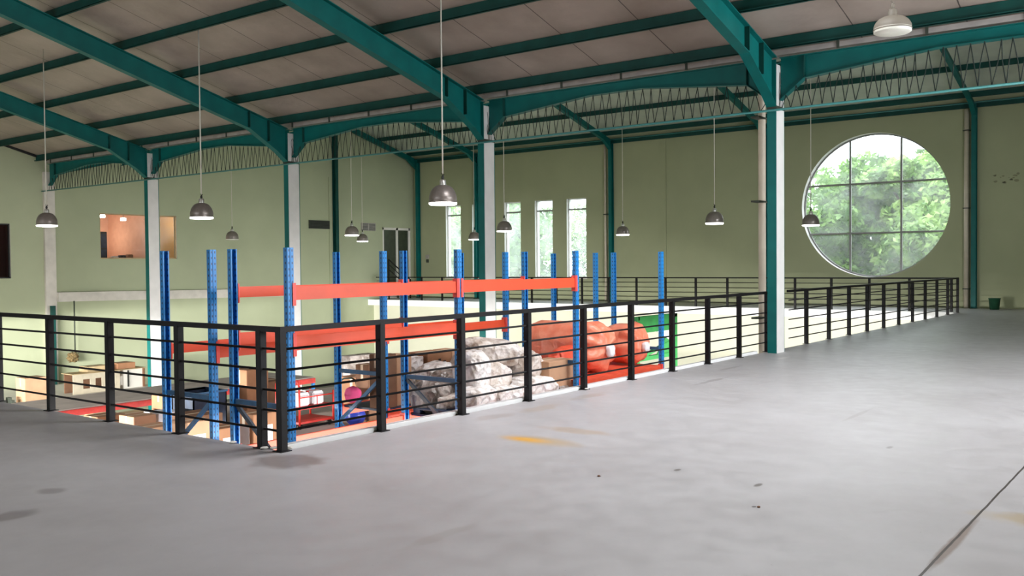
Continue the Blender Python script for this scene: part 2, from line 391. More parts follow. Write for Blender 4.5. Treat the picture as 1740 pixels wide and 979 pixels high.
RS = .27
def zr(x): return 4.92+RS*(10.15-x)      # main roof underside
def zr2(x): return 6.50+RS*(26.9-x)      # second span, far slope
XR2 = (6.50+RS*26.9-4.92+RS*10.25)/(2*RS)
ZR2 = zr2(XR2)
XRM = -5.0
roof_poly = [(10.15, 4.92), (XRM, zr(XRM)), (XB, zr(XRM)-RS*(XRM-XB)), (XB, zr(XRM)-RS*(XRM-XB)+.12), (XRM, zr(XRM)+.12), (10.15, 5.04)]
struct(MB().prism(roof_poly, 1, YR, YE+.1).build('ceiling', M['roof']), 'pinkish grey insulated underside of the near roof span', 'ceiling')
roof2_poly = [(10.25, 4.92), (XR2, ZR2), (27.3, zr2(27.3)), (27.3, zr2(27.3)+.12), (XR2, ZR2+.12), (10.25, 5.04)]
sk = window_panel = MB().prism([(2.6, zr(2.6)-.012), (5.6, zr(5.6)-.012), (5.6, zr(5.6)-.002), (2.6, zr(2.6)-.002)], 1, -3.2, -.3).build('window_9', M['whitepaint'])
struct(sk, 'translucent white roof panel above the near floor', 'window')
struct(MB().prism(roof2_poly, 1, YR, YE+.1).build('ceiling', M['roof2']), 'underside of the far roof span above the round window wall', 'ceiling')

# far wall with round window and five slit windows
WR = (3.2, 3.33, 2.37)
circ = [(WR[0]+WR[2]*math.cos(2*math.pi*k/72), WR[1]+WR[2]*math.sin(2*math.pi*k/72)) for k in range(72)]
slits = [(20.98, 21.86), (19.46, 20.32), (17.66, 18.53), (16.02, 16.92), (14.38, 15.32)]
SZ0, SZ1 = .92, 4.13
wall_holes('wall_far', 0, X1, X1+.34, rect(YR, YE+.2, ZL, 6.62), [circ]+[rect(a, b_, SZ0, SZ1) for a, b_ in slits], [M['wall'], M['whitepaint']],  # reveals: same wall paint made white, daylight put into the colour
           'olive cream far wall with the big round window and narrow slit windows')
struct(MB().box(24.25, 24.4, 0, YE, ZL, -.22).build('wall_lower', mat('cream_lower_paint', (.72, .71, .56), .75, var=.04, scale=1)), 'pale lower wall below the far walkway')
# end wall with office windows and double door opening
EW = [rect(11.68, 14.55, 1.79, 3.32), rect(5.0, 8.78, 1.19, 2.88), rect(24.84, 26.62, .0, 3.18)]
EO = [(XB, ZL), (X1, ZL), (X1, 6.5), (XR2, ZR2), (10.2, 4.92), (XRM, zr(XRM)), (XB, zr(XRM)-RS*(XRM-XB))]
wall_holes('wall_end', 1, YE, YE+.18, EO, EW, [M['wall2'], M['whitewall']], 'pale green end wall with office windows on the left')
# unseen walls that close the hall, with the openings daylight comes through
wall_holes('wall_right', 1, YR, YR-.2, [(XB, ZL), (X1, ZL), (X1, 6.5), (XR2, ZR2), (10.2, 4.92), (XRM, zr(XRM)), (XB, zr(XRM)-RS*(XRM-XB))],
           [rect(3.6, 11.4, 1.2, 4.0), rect(-2.2, 23.2, -3.3, -.5)], [M['wall'], M['wall']], 'cream wall on the near right side')  # lower opening stretched sideways to let the added lamp shine in
wall_holes('wall_back', 0, XB, XB-.2, rect(YR, YE, ZL, zr(XRM)-RS*(XRM-XB)+.1), [rect(2, 14, 1.4, 3.8), rect(6, 18, -3.2, -.6)], [M['wall'], M['wall']], 'cream wall behind the viewer')

# concrete ledge on end wall, pilaster, hairline joint
struct(MB().prism([(10.14, .42), (19.6, .30), (19.6, .61), (10.14, .72)], 1, YE-.22, YE-.001).build('trim_2', M['concrete_grey']), 'grey concrete beam across the end wall', 'trim')
struct(MB().box(9.80, 10.14, YE-.10, YE-.001, ZL, 4.55).build('trim_3', M['concrete_grey']), 'grey concrete pilaster in the left corner of the end wall', 'trim')
jt = MB(); jt.box(13.6, 22.2, YE-.015, YE-.001, 3.83, 3.86); jt.box(13.86, 13.885, YE-.015, YE-.001, 1.0, 3.83); jt.box(21.70, 21.84, YE-.05, YE-.001, 0.1, 5.2)
struct(jt.build('trim_4', M['wall2']), 'raised render joints on the end wall', 'trim')
struct(MB().box(X1-.05, X1-.001, YR, 10.8, 0, 6.1).build('trim_5', M['wall']), 'slightly raised render panel around the round window wall', 'trim') if False else None
struct(MB().box(X1-.04, X1-.001, 10.78, 10.98, 0, 6.15).build('trim_5', M['wall']), 'flat render band on the far wall right of the slit windows', 'trim')

struct(MB().bar((XRM, YE-.03, zr(XRM)-.04), (10.0, YE-.03, zr(10.0)-.04), .05, .07).build('trim_7', M['dark']), 'dark strip where the near roof meets the end wall', 'trim')  # dark bar along the joint of roof and end wall
# windows
def window_obj(name, label):
    return tag(empty(name, (0, 0, 0)), label, 'window', kind='structure')
wr = window_obj('window_1', 'large round window with nine panes looking onto green trees')
fr = MB()
n = 72
R0, R1 = WR[2]-.05, WR[2]-.002
vs = []
for k in range(n):
    t = 2*math.pi*k/n
    for r_ in (R0, R1):
        for x in (X1+.22, X1+.28): vs.append((x, WR[0]+r_*math.cos(t), WR[1]+r_*math.sin(t)))
fs = []
for k in range(n):
    a = 4*k; c = 4*((k+1) % n)
    fs += [(a, c, c+1, a+1), (a+2, a+3, c+3, c+2), (a, a+2, c+2, c), (a+1, c+1, c+3, a+3)]
fr.add(vs, fs)
for yy in (4.0, 2.36):
    h = math.sqrt(R0**2-(yy-WR[0])**2); fr.box(X1+.21, X1+.28, yy-.03, yy+.03, WR[1]-h, WR[1]+h)
for zz in (4.07, 2.42):
    h = math.sqrt(R0**2-(zz-WR[1])**2); fr.box(X1+.20, X1+.27, WR[0]-h, WR[0]+h, zz-.03, zz+.03)
M['frame'] = mat('grey_window_frame', (.30, .30, .29), .5, var=.1)
fr.build('window_frame', M['frame'], wr)
g = MB(); g.add([(X1+.245, y, z) for y, z in [(WR[0]+R0*math.cos(2*math.pi*k/n), WR[1]+R0*math.sin(2*math.pi*k/n)) for k in range(n)]], [tuple(range(n))])
g.build('window_glass', M['glass'], wr, fix=False)
ordn = ['narrow slit window nearest the end wall corner', 'narrow slit window half hidden by the second steel column', 'narrow slit window just right of the second steel column', 'narrow slit window, second from the right of its row', 'narrow slit window, rightmost of the row']
M['whiteframe'] = mat('white_window_frame', (.75, .75, .73), .5)
for i, (a, c) in enumerate(slits):
    w_ = window_obj('window_%d' % (i+2), ordn[i]); f = MB()
    for y in (a+.02, c-.02): f.box(X1+.12, X1+.18, y-.02, y+.02, SZ0, SZ1)
    f.box(X1+.12, X1+.18, a, c, SZ0, SZ0+.05); f.box(X1+.12, X1+.18, a, c, SZ1-.04, SZ1)
    f.build('window_frame', M['whiteframe'], w_)
    MB().box(X1+.11, X1+.17, a+.03, c-.03, 3.67, 3.73).build('transom', M['frame'], w_)
    MB().box(X1+.145, X1+.15, a+.04, c-.04, SZ0+.05, SZ1-.04).build('window_glass', M['glass2'], w_)
    MB().box(X1-.05, X1+.12, a-.04, c+.04, SZ0-.05, SZ0).build('window_sill', M['whitewall'], w_)
# office behind the end wall
rb = MB()
rb.box(11.2, 19.5, 26.6, 26.7, 1.0, 3.6, 0); rb.box(11.2, 19.5, YE+.19, 26.7, 3.5, 3.6, 0); rb.box(11.2, 19.5, YE+.19, 26.7, .9, 1.0, 0)
rb.box(11.1, 11.2, YE+.19, 26.7, .9, 3.6, 0); rb.box(19.5, 19.6, YE+.19, 26.7, .9, 3.6, 1)
rb.box(13.55, 13.65, YE+.19, 26.6, 1.0, 3.5, 0); rb.box(13.65, 19.5, YE+1.4, YE+1.5, 1.0, 3.5, 1)
rb.build('wall_office', [M['pinkroom'], M['orangeroom']]); struct(bpy.data.objects['wall_office'], 'peach painted office room seen through the end wall window')
rb = MB(); rb.box(4.2, 9.9, 26.6, 26.7, .2, 3.4); rb.box(4.1, 4.2, YE+.19, 26.7, .2, 3.4); rb.box(9.9, 10.0, YE+.19, 26.7, .2, 3.4); rb.box(4.2, 9.9, YE+.19, 26.7, .1, .2); rb.box(4.2, 9.9, YE+.19, 26.7, 3.4, 3.5)
M['maroonroom'] = mat('dark_maroon_paint', (.16, .06, .05), .8)
struct(rb.build('wall_backroom', M['maroonroom']), 'dark maroon room behind the leftmost end wall window')
for i, (x0, x1, z0, z1, lab) in enumerate([(11.68, 14.55, 1.79, 3.32, 'internal office window glowing peach in the end wall'), (5.0, 8.78, 1.19, 2.88, 'dark internal window at the left edge of the end wall')]):
    w_ = window_obj('window_%d' % (i+7), lab); f = MB()
    for x in (x0+.02, x1-.02): f.box(x-.02, x+.02, YE+.04, YE+.1, z0, z1)
    f.box(x0, x1, YE+.04, YE+.1, z0, z0+.04); f.box(x0, x1, YE+.04, YE+.1, z1-.04, z1)
    f.build('window_frame', M['tan'] if i == 0 else M['dark'], w_)
    MB().box(x0+.04, x1-.04, YE+.065, YE+.07, z0+.04, z1-.04).build('window_glass', M['officeglass'], w_)
# things inside the office
for i, (x, y, z, lab) in enumerate([(12.22, 24.6, 3.26, 'small square office lamp at the upper left corner of the office window'), (12.98, 24.6, 3.18, 'small square office lamp in the middle of the office window top')]):
    lq = empty('office_lamp', (x, y, z), 0, lab, 'lamp', 'small lamps in the office')
    MB().box(-.07, .07, -.07, .07, -.05, .05, bevel=.01).build('lamp_head', emit('office_lamp_%d' % i, (1, .95, .88), 14), lq)
    MB().tube([(0, 0, .05), (0, 0, 3.499-z)], .008, 6).build('stem', M['dark'], lq)
lp = bpy.data.lights.new('office_light', 'POINT'); lp.energy = 38; lp.color = (1, .86, .72); lp.shadow_soft_size = .3
lo = bpy.data.objects.new('office_light', lp); COL.objects.link(lo); lo.location = (12.6, 25.8, 2.6)
lp = bpy.data.lights.new('office_light', 'POINT'); lp.energy = 22; lp.color = (1, .88, .72); lp.shadow_soft_size = .2
lo = bpy.data.objects.new('office_light', lp); COL.objects.link(lo); lo.location = (15.6, 24.5, 3.1)
cab = empty('filing_cabinet', (12.35, 25.2, 1.0), 0, 'dark tall filing cabinet seen inside the office window', 'cabinet')
MB().box(-.22, .22, -.25, .25, 0, 1.75, bevel=.01).build('body', M['dark'], cab)
for k in range(3): MB().box(-.19, .19, -.27, -.25, .08+k*.55, .58+k*.55, bevel=.005).build('drawer', M['navy'], cab)
dsk = empty('office_desk', (13.08, 24.9, 1.0), 0, 'cluttered low desk under the office window', 'desk')
MB().box(-.42, .42, -.3, .3, .74, .78, bevel=.006).build('desk_top', M['tan'], dsk)
for sx_ in (-.38, .38): MB().box(sx_-.03, sx_+.03, -.28, .28, 0, .74).build('leg', M['dark'], dsk)
for k, (x, s, mm, lab) in enumerate([(12.80, .11, 'paper', 'white crumpled paper heap on the office desk'), (13.08, .11, 'navy', 'dark machine on the middle of the office desk'), (13.36, .10, 'carddark', 'small dark box at the right end of the office desk')]):
    tag(MB().box(x-s, x+s, 24.8, 25.0, 1.781, 1.90+.03*k, bevel=.02).build('desk_item', M[mm]), lab, 'office item')

# double door in corner
d_ = tag(empty('door_1', (0, 0, 0)), 'double dark glazed door in white frame at the far corner', 'door', kind='structure')
f = MB()
for x in (24.88, 25.78, 26.58): f.box(x-.06, x+.06, YE+.02, YE+.12, .0, 3.18)
f.box(24.84, 26.62, YE+.02, YE+.12, 3.08, 3.18); f.box(24.84, 26.62, YE+.02, YE+.12, 0, .12)
f.build('door_frame', M['whitewall'], d_)
M['doorglass'] = mat('dark_door_panel', (.045, .055, .035), .3, var=.2)
for x0, x1 in ((24.94, 25.72), (25.84, 26.52)):
    dd = MB().box(x0, x1, YE+.06, YE+.09, .12, 3.08).build('door_panel', M['doorglass'], d_)
MB().box(25.66, 25.69, YE-.03, YE+.06, 1.0, 1.25).build('door_handle', M['lampsteel'], d_)

# wall fittings
v = empty('wall_vent', (21.17, YE, 3.2), 0, 'wide dark ventilation grille on the end wall', 'vent')
MB().box(-.55, .55, -.05, -.001, -.17, .17).build('frame', M['cabledark'], v)
sl = MB()
for k in range(6): sl.box(-.5, .5, -.07, -.05, -.14+k*.05, -.115+k*.05)
sl.build('slats', M['dark'], v)
v = empty('wall_vent', (23.95, YE, 3.18), 0, 'small grey louvred vent beside the far double door', 'vent')
MB().box(-.42, .42, -.05, -.001, -.17, .17).build('frame', M['gutter'], v)
sl = MB()
for k in range(6): sl.box(-.38, -.05, -.07, -.05, -.14+k*.05, -.12+k*.05); sl.box(.03, .38, -.07, -.05, -.14+k*.05, -.12+k*.05)
sl.build('slats', M['cabledark'], v)
v = empty('switch_box', (X1, 22.98, 1.8), 0, 'small grey switch box on the far wall left of the slit windows', 'switch')
MB().box(-.06, -.001, -.10, .10, -.02, .16, bevel=.01).build('cover', M['gutter'], v)
MB().box(-.05, -.001, -.07, .07, -.2, -.05, bevel=.01).build('socket', M['cabledark'], v)

# grime patch on wall right of round window, as thin plaster scars
sc = MB()
random.seed(3)
for k in range(14):
    y = -.75+random.uniform(-.35, .35); z = 3.95+random.uniform(-.12, .14); s = random.uniform(.02, .07)
    sc.add([(X1-.004, y+s*math.cos(t)*random.uniform(.6, 1.3), z+s*.6*math.sin(t)*random.uniform(.6, 1.3)) for t in [i*math.pi/4 for i in range(8)]], [tuple(range(8))])
struct(sc.build('trim_6', mat('grey_scuff', (.27, .27, .17), .9), fix=False), 'grey scuffed patch on the far wall right of the round window', 'trim')

# ------------------------------------------------------------------ outside: ground and trees
struct(MB().box(X1+.4, 70, -30, 60, -4.2, -3.6).build('floor_outside', M['ground']), 'ground outside the far wall', 'ground')
def tree(x, y, h, r, seed, mm, label, nleaf=16000):
    rnd = random.Random(seed)
    t = empty('tree', (x, y, -3.6), 0, label, 'tree', 'trees outside the far wall')
    tk = MB(); tk.tube([(0, 0, 0), (.1, .05, h*.3), (.0, .2, h*.55), (.15, .1, h*.85)], .17, 8)
    blobs = []
    for k in range(30):
        a = rnd.uniform(0, 2*math.pi); q = rnd.uniform(.0, .8)*r; z = rnd.uniform(.15, .95)
        blobs.append((q*math.cos(a), q*math.sin(a), h*z, rnd.uniform(.35, .62)*r*(1.1-.5*z)))
    for bx_, by_, bz_, br in blobs[:8]: tk.tube([(.05, .1, max(.3, bz_*.6)), (bx_*.8, by_*.8, bz_)], .05, 6)
    tk.build('trunk', M['bark'], t)
    vs = []; fs = []
    for i in range(nleaf):
        bx_, by_, bz_, br = blobs[i % len(blobs)]
        u = rnd.uniform(-1, 1); a = rnd.uniform(0, 2*math.pi); q = math.sqrt(1-u*u); rr = br*(rnd.uniform(.72, 1.05))
        p = Vector((bx_+rr*q*math.cos(a), by_+rr*q*math.sin(a), bz_+rr*u*.8))
        d1 = Vector((rnd.uniform(-1, 1), rnd.uniform(-1, 1), rnd.uniform(-.9, .5))).normalized(); d2 = d1.cross(Vector((rnd.uniform(-1, 1), rnd.uniform(-1, 1), rnd.uniform(-1, 1)))).normalized()
        L = rnd.uniform(.12, .22); W_ = L*.42
        n0 = len(vs); vs += [p-d1*L, p+d2*W_, p+d1*L, p-d2*W_]; fs.append((n0, n0+1, n0+2, n0+3))
    lf = MB(); lf.v = [tuple(q) for q in vs]; lf.f = fs; lf.mi = [0]*len(fs); lf.sm = [False]*len(fs)
    lf.build('foliage', M[mm], t, fix=False)
tree(33.5, 2.6, 9.3, 3.2, 1, 'leaf1', 'bright green leafy tree filling the middle of the round window', 22000)
tree(35.0, 6.4, 9.5, 3.4, 2, 'leaf2', 'deep green tree at the left side of the round window', 20000)
tree(34.2, -1.2, 8.8, 3.1, 3, 'leaf1', 'green tree at the lower right of the round window', 20000)
tree(40.5, 3.6, 10.0, 4.6, 8, 'leaf2', 'darker tree standing farther back behind the round window', 22000)
tree(38.0, 11.0, 10.5, 3.6, 6, 'leaf2', 'tree between the round window and slit windows, mostly hidden', 9000)
tree(36.5, 18.5, 9.4, 3.6, 4, 'leaf1', 'pale green tree behind the rightmost slit windows')
tree(36.0, 24.5, 8.6, 3.6, 5, 'leaf2', 'tree behind the slit windows in the middle of the row')
tree(37.0, 30.5, 8.6, 3.8, 7, 'leaf1', 'tree behind the slit window nearest the corner')

# ------------------------------------------------------------------ steel frame of main row
CY = [-6.2, -.165, 5.905, 11.95, 17.98]
XC0, XC1 = 9.82, 10.18
cname = ['out of frame', 'nearest, standing at the edge of the mezzanine beside the railing', 'second from the right, behind the rack beams', 'third from the right, behind the front blue uprights', 'leftmost free standing, before the office window']
def column(y, i):
    c = empty('steel_column', (10, y, ZL), 0, 'teal steel column with white boxed side, '+cname[i], 'column', 'row of teal and white roof columns')
    h = 4.90-ZL
    MB().box(-.18, -.165, -.075, .075, 0, h-.15).build('flange', M['teal'], c)
    MB().box(.165, .18, -.075, .075, 0, h-.15).build('flange', M['teal'], c)
    MB().box(-.165, .165, -.078, .065, 0, h-.22, bevel=.008).build('white_casing', M['whitepaint'], c)
    MB().box(-.181, .176, -.086, .075, 3.98-ZL-.02, 3.98-ZL+.03).build('clamp_band', M['cabledark'], c)
    MB().box(-.25, .25, -.16, .16, 0, .02).build('base_plate', M['teal'], c)
    st = MB(); rnd = random.Random(i)
    for k in range(3):
        z = 4.0-ZL; x = -.05+k*.05; pts = []
        while z < h-.3: pts.append((x+rnd.uniform(-.02, .02), -.082, z)); z += .08
        st.tube(pts, .005, 4)
    st.build('zigzag_wire', M['string'], c)
    # knee haunches of eave beam are parts of the beam
    return c
for i, y in enumerate(CY):
    if i: column(y, i)
# rafters of the near span
rn = ['', 'rafter running to the nearest white column at top right', 'rafter running to the second column in the middle of the roof', 'rafter running to the third column at upper left', 'leftmost rafter running to the far left column']
def rafter(y, i):
    r = empty('roof_rafter', (10, y, 4.7), 0, 'teal steel '+rn[i], 'roof beam', 'teal rafters of the near span')
    zt = lambda x: 4.72+RS*(10.1-x)
    dep = lambda x: .37
    xa, xb = XRM, 9.83
    def P(x, z): return (x-10, z-4.7)
    web = [P(xa, zt(xa)), P(xb, zt(xb)), P(xb, 4.02), P(9.55, 4.22), P(8.75, zt(8.75)-.40), P(xa, zt(xa)-.37)]
    MB().prism(web, 1, -.006, .006).build('web', M['teal'], r)
    for off, wd in ((0, .09),):
        t = MB(); t.prism([P(xa, zt(xa)), P(xb, zt(xb)), P(xb, zt(xb)-.014), P(xa, zt(xa)-.014)], 1, -wd, wd); t.build('top_flange', M['teal'], r)
    t = MB()
    pts = [(xa, zt(xa)-.37), (8.75, zt(8.75)-.40), (9.55, 4.22), (xb, 4.0)]
    for (x0, z0), (x1, z1) in zip(pts, pts[1:]): t.prism([P(x0, z0), P(x1, z1), P(x1, z1-.014), P(x0, z0-.014)], 1, -.085, .085)
    t.build('bottom_flange', M['teal'], r)
    for x in (8.75, 9.3):
        t = MB(); t.box(x-.008-10, x+.008-10, -.085, .085, zt(x)-.38-4.7 if x < 9 else zt(x)-.5-4.7, zt(x)-4.7)
        t.build('stiffener', M['teal_dark'], r)
for i, y in enumerate(CY):
    if i: rafter(y, i)
# purlins of the near span
words = ['eave', 'second', 'third', 'fourth', 'fifth', 'sixth', 'seventh', 'eighth', 'ninth', 'tenth']
for k in range(8):
    x = 9.78-k*1.37 if k else 9.62; z = zr(x)
    p = MB()
    p.box(x-.006, x+.006, YR, YE, z-.20, z-.01); p.box(x-.06, x, YR, YE, z-.20, z-.19); p.box(x, x+.06, YR, YE, z-.02, z-.01)
    p.box(x-.06, x-.048, YR, YE, z-.20, z-.17)
    tag(p.build('roof_purlin', M['teal_dark']), 'dark teal purlin under the near roof, '+('lowest one next to the gutter' if k == 0 else words[k]+' up from the gutter'), 'roof beam', 'purlins of the near span')
# gutter
gt = empty('roof_gutter', (10.1, 0, 4.845), 0, 'pale grey metal gutter along the eave above the columns', 'gutter')
gm = MB(); gm.box(-.16, .12, YR, YE-.02, -.01, .0); gm.box(-.17, -.16, YR, YE-.02, -.01, .07); gm.box(.12, .13, YR, YE-.02, -.01, .09)
gm.build('channel', M['gutter'], gt)
y = YR+.5
while y < YE:
    MB().box(-.19, -.17, y-.02, y+.02, -.03, .09).build('bracket', M['cabledark'], gt); y += 1.3
# eave beams between columns with haunched ends
bays = [(CY[0], CY[1]), (CY[1], CY[2]), (CY[2], CY[3]), (CY[3], CY[4]), (CY[4], YE)]
bn = ['at far right by the round window', 'between the nearest and second column', 'between the second and third column', 'between the third and fourth column', 'at the far left against the end wall']
for i, (a, c) in enumerate(bays):
    e = empty('eave_beam', (10, (a+c)/2, 4.7), 0, 'teal haunched eave beam '+bn[i], 'roof beam', 'eave beams of the column row')
    y0, y1 = a+.08-(a+c)/2, c-.09-(a+c)/2
    top = .085
    low = [(y0, -.58), (y0+.40, -.27), (y0+2.4, -.08), (y1-2.4, -.08), (y1-.40, -.27), (y1, -.58)]
    MB().prism([(y0, top), (y1, top)]+low[::-1], 0, -.006, .006).build('web', M['teal'], e)
    t = MB()
    for (p0, z0), (p1, z1) in zip(low, low[1:]): t.prism([(p0, z0), (p1, z1), (p1, z1-.012), (p0, z0-.012)], 0, -.07, .07)
    t.build('bottom_flange', M['teal'], e)
    MB().box(-.07, .07, y0, y1, top, top+.012).build('top_flange', M['teal'], e)
    for q in (y0+.40, y1-.40): MB().box(-.07, .07, q-.006, q+.006, -.27, top).build('stiffener', M['teal_dark'], e)
    # zigzag string hung between eave beam and tie pipe
    s = MB(); yy = a+.12; rnd = random.Random(i+5); pts = []; k = 0
    def zl(v):
        u = v-(a+c)/2
        for (p0, z0), (p1, z1) in zip(low, low[1:]):
            if p0 <= u <= p1: return 4.68+z0+(z1-z0)*(u-p0)/(p1-p0)
        return 4.1
    while yy < c-.12:
        zz = zl(yy) if k % 2 == 0 else 3.955
        if k % 2 == 0 or True: pts.append((9.93, yy, zz))
        yy += rnd.uniform(.07, .125) if k % 2 == 0 else rnd.uniform(.05, .10); k += 1
    for p0, p1 in zip(pts, pts[1:]):
        mid = ((p0[0]+p1[0])/2, (p0[1]+p1[1])/2+rnd.uniform(-.02, .02), (p0[2]+p1[2])/2)
        s.tube([p0, mid, p1], .0075, 4, cap=False)
    tag(s.build('zigzag_string', M['string'], fix=False), 'dark zigzag string lacing under the eave '+bn[i], 'string', 'zigzag lacing below the eave beams')
# tie pipe along the row
tp = empty('tie_pipe', (9.93, 0, 3.93), 0, 'thin teal tie pipe running along the whole column row below the eave', 'pipe')
MB().tube([(-.16, YR, 0), (-.16, YE-.01, 0)], .019, 8).build('pipe', M['tealpipe'], tp)
# cream downpipe beside nearest column
dp = empty('downpipe', (10.34, .21, ZL), 0, 'cream plastic downpipe behind the nearest teal column', 'pipe')
MB().tube([(0, 0, 0), (0, 0, 4.3-ZL), (-.12, 0, 4.75-ZL), (-.2, -.02, 4.84-ZL)], .062, 14).build('pipe', M['pvc'], dp)
for z in (.55, 2.5, 3.9): MB().box(-.30, .08, -.072, .072, z-ZL-.015, z-ZL+.015).build('clamp', M['cabledark'], dp)
# columns and rafters on far wall, second span
WC = [(.13, 'right of the round window'), (6.85, 'hidden behind the nearest column'), (13.14, 'between the slit windows and the tall bare wall'), (20.0, 'hidden behind the second column'), (23.45, 'in the far corner')]
for i, (y, lab) in enumerate(WC):
    c = empty('wall_column', (X1-.12, y, 0), 0, 'slim teal steel column on the far wall '+lab, 'column', 'slim columns of the far wall')
    b = MB(); b.box(-.09, -.08, -.07, .07, 0, 6.3); b.box(.08, .09, -.07, .07, 0, 6.3); b.box(-.08, .08, -.006, .006, 0, 6.3)
    b.build('shaft', M['teal'], c)
    MB().box(-.12, .11, -.1, .1, 0, .015).build('base_plate', M['teal_dark'], c)
for y, lab in [(.13, 'ending right of the round window'), (6.9, 'ending behind the nearest column'), (13.14, 'ending left of the bare far wall'), (20.0, 'ending behind the second column'), (23.55, 'against the end wall')]:
    r = empty('roof_rafter', (0, y, 0), 0, 'teal rafter of the far span, '+lab, 'roof beam', 'rafters of the far span')
    zt = lambda x: zr2(x)-.17
    zt1 = lambda x: 4.92+RS*(x-10.25)-.17
    MB().prism([(X1-.05, zt(X1)), (XR2, zt(XR2)), (10.3, zt1(10.3)), (10.3, zt1(10.3)-.24), (XR2, zt(XR2)-.24), (X1-.7, zt(X1-.7)-.24), (X1-.05, 5.85)], 1, -.006, .006).build('web', M['teal'], r)
    t = MB()
    pts = [(10.3, zt1(10.3)-.24), (XR2, zt(XR2)-.24), (X1-.7, zt(X1-.7)-.24), (X1-.05, 5.85)]
    for (x0, z0), (x1, z1) in zip(pts, pts[1:]): t.prism([(x0, z0), (x1, z1), (x1, z1-.012), (x0, z0-.012)], 1, -.07, .07)
    t.build('bottom_flange', M['teal'], r)
for k, x in enumerate((26.45, 24.6, 22.9, 21.3)):
    z = zr2(x)
    tag(MB().box(x-.03, x+.03, YR, YE, z-.17, z-.005).build('roof_purlin', M['teal_dark']), 'dark teal purlin of the far span, '+['lowest along the far wall', 'second above the far wall', 'third above the far wall', 'topmost near the far ridge'][k], 'roof beam', 'purlins of the far span')
wb = empty('wall_beam', (X1-.1, 0, 6.2), 0, 'teal beam along the top of the far wall', 'roof beam')
MB().box(-.04, .04, YR, YE, -.02, .16).build('beam', M['teal_dark'], wb)
MB().tube([(-.12, YR, .12), (-.12, YE-.01, .12)], .025, 8).build('conduit', M['tealpipe'], wb)
dp = empty('downpipe', (X1-.115, .35, 0), 0, 'cream plastic downpipe on the far wall right of the round window', 'pipe')
MB().tube([(0, 0, .0), (0, 0, 6.15)], .07, 12).build('pipe', M['pvc'], dp)
for z in (.6, 3.1, 5.5): MB().box(-.08, .10, -.10, .09, z-.015, z+.015).build('clamp', M['cabledark'], dp)
dp = empty('downpipe', (X1-.10, 13.42, 0), 0, 'slim cream downpipe beside the teal column near the slit windows', 'pipe')
MB().tube([(0, 0, .0), (0, 0, 6.15)], .045, 12).build('pipe', M['pvc'], dp)
MB().box(-.06, .08, -.14, .06, 3.4, 3.44).build('clamp', M['cabledark'], dp)
# wind column on end wall
c = empty('wall_column', (21.99, YE-.12, ZL), 0, 'slim teal steel column standing before the end wall', 'column', 'slim columns of the end wall')
b = MB(); b.box(-.08, .08, -.10, -.09, 0, 7.4-ZL); b.box(-.08, .08, .09, .10, 0, 7.4-ZL); b.box(-.006, .006, -.09, .09, 0, 7.4-ZL)
b.build('shaft', M['teal_dark'], c)
MB().box(-.16, .16, -.115, .115, 0, .02).build('base_plate', M['teal_dark'], c)
c = empty('wall_column', (10.0, YE-.20, ZL), 0, 'teal corner column below the left end of the eave beam', 'column')
MB().box(-.14, .0, -.09, .0, 0, .30-ZL).build('shaft', M['teal_dark'], c)
MB().box(-.17, .03, -.095, .005, 0, .02).build('base_plate', M['teal_dark'], c)

# ------------------------------------------------------------------ railings
BZ = [.16, .32, .485, .65, .82]
def railing(p0, dirv, L, posts, label, end=0.0):
    """p0 start, dirv 'x' or 'y'"""
    r = empty('railing', p0, 0, label, 'railing')
    def bx(a0, a1, c0, c1, z0, z1, bev=0):
        return MB().box(a0, a1, c0, c1, z0, z1, bevel=bev) if dirv == 'x' else MB().box(c0, c1, a0, a1, z0, z1, bevel=bev)
    bx(-.03, L+.03, -.03, .03, .958, 1.0, .004).build('top_rail', M['black'], r)
    for z in BZ:
        t = MB(); t.tube([(0, 0, z), (L, 0, z)] if dirv == 'x' else [(0, 0, z), (0, L, z)], .0105, 8); t.build('bar', M['black'], r)
    first = None
    for a in posts:
        if first is None:
            pm = MB(); pm.box(-.032, .032, -.032, .032, .006, .975, bevel=.003); first = pm.build('post', M['black'], r)
            pb = MB(); pb.box(-.055, .055, -.055, .055, 0, .007); pb.build('base_plate', M['black'], first)
            o = first
        else:
            o = copy_tree(first, r)
        o.location = (a, 0, 0) if dirv == 'x' else (0, a, 0)
    return r
railing((0, 0, 0), 'x', 10.02, [1.1128*i for i in range(10)], 'black metal railing from the near corner to the white column')
railing((11.0, 0, 0), 'x', 12.95, [.855+1.2103*i for i in range(10)]+[12.95], 'black metal railing from the white column to the round window corner')
railing((0, .05, 0), 'y', 9.6, [.2+1.1616*i for i in range(9)], 'black metal railing running left from the near corner')
railing((23.98, .12, 0), 'y', 23.2, [.05+1.1392*i for i in range(0, 21)], 'black metal railing across the far side of the void')
# stair handrail by corner door
r = empty('stair_handrail', (24.6, 23.2, 0), 0, 'short sloping black handrail in front of the corner door', 'handrail')
for k, dz in enumerate((0, -.22, -.44)):
    MB().tube([(0, 0, 1.75+dz), (1.35, 0, .85+dz)], .028 if k == 0 else .018, 8).build('bar', M['black'], r)
for x, z in ((0, 1.77), (1.35, .87)): MB().box(x-.025, x+.025, -.025, .025, 0, z).build('post', M['black'], r)

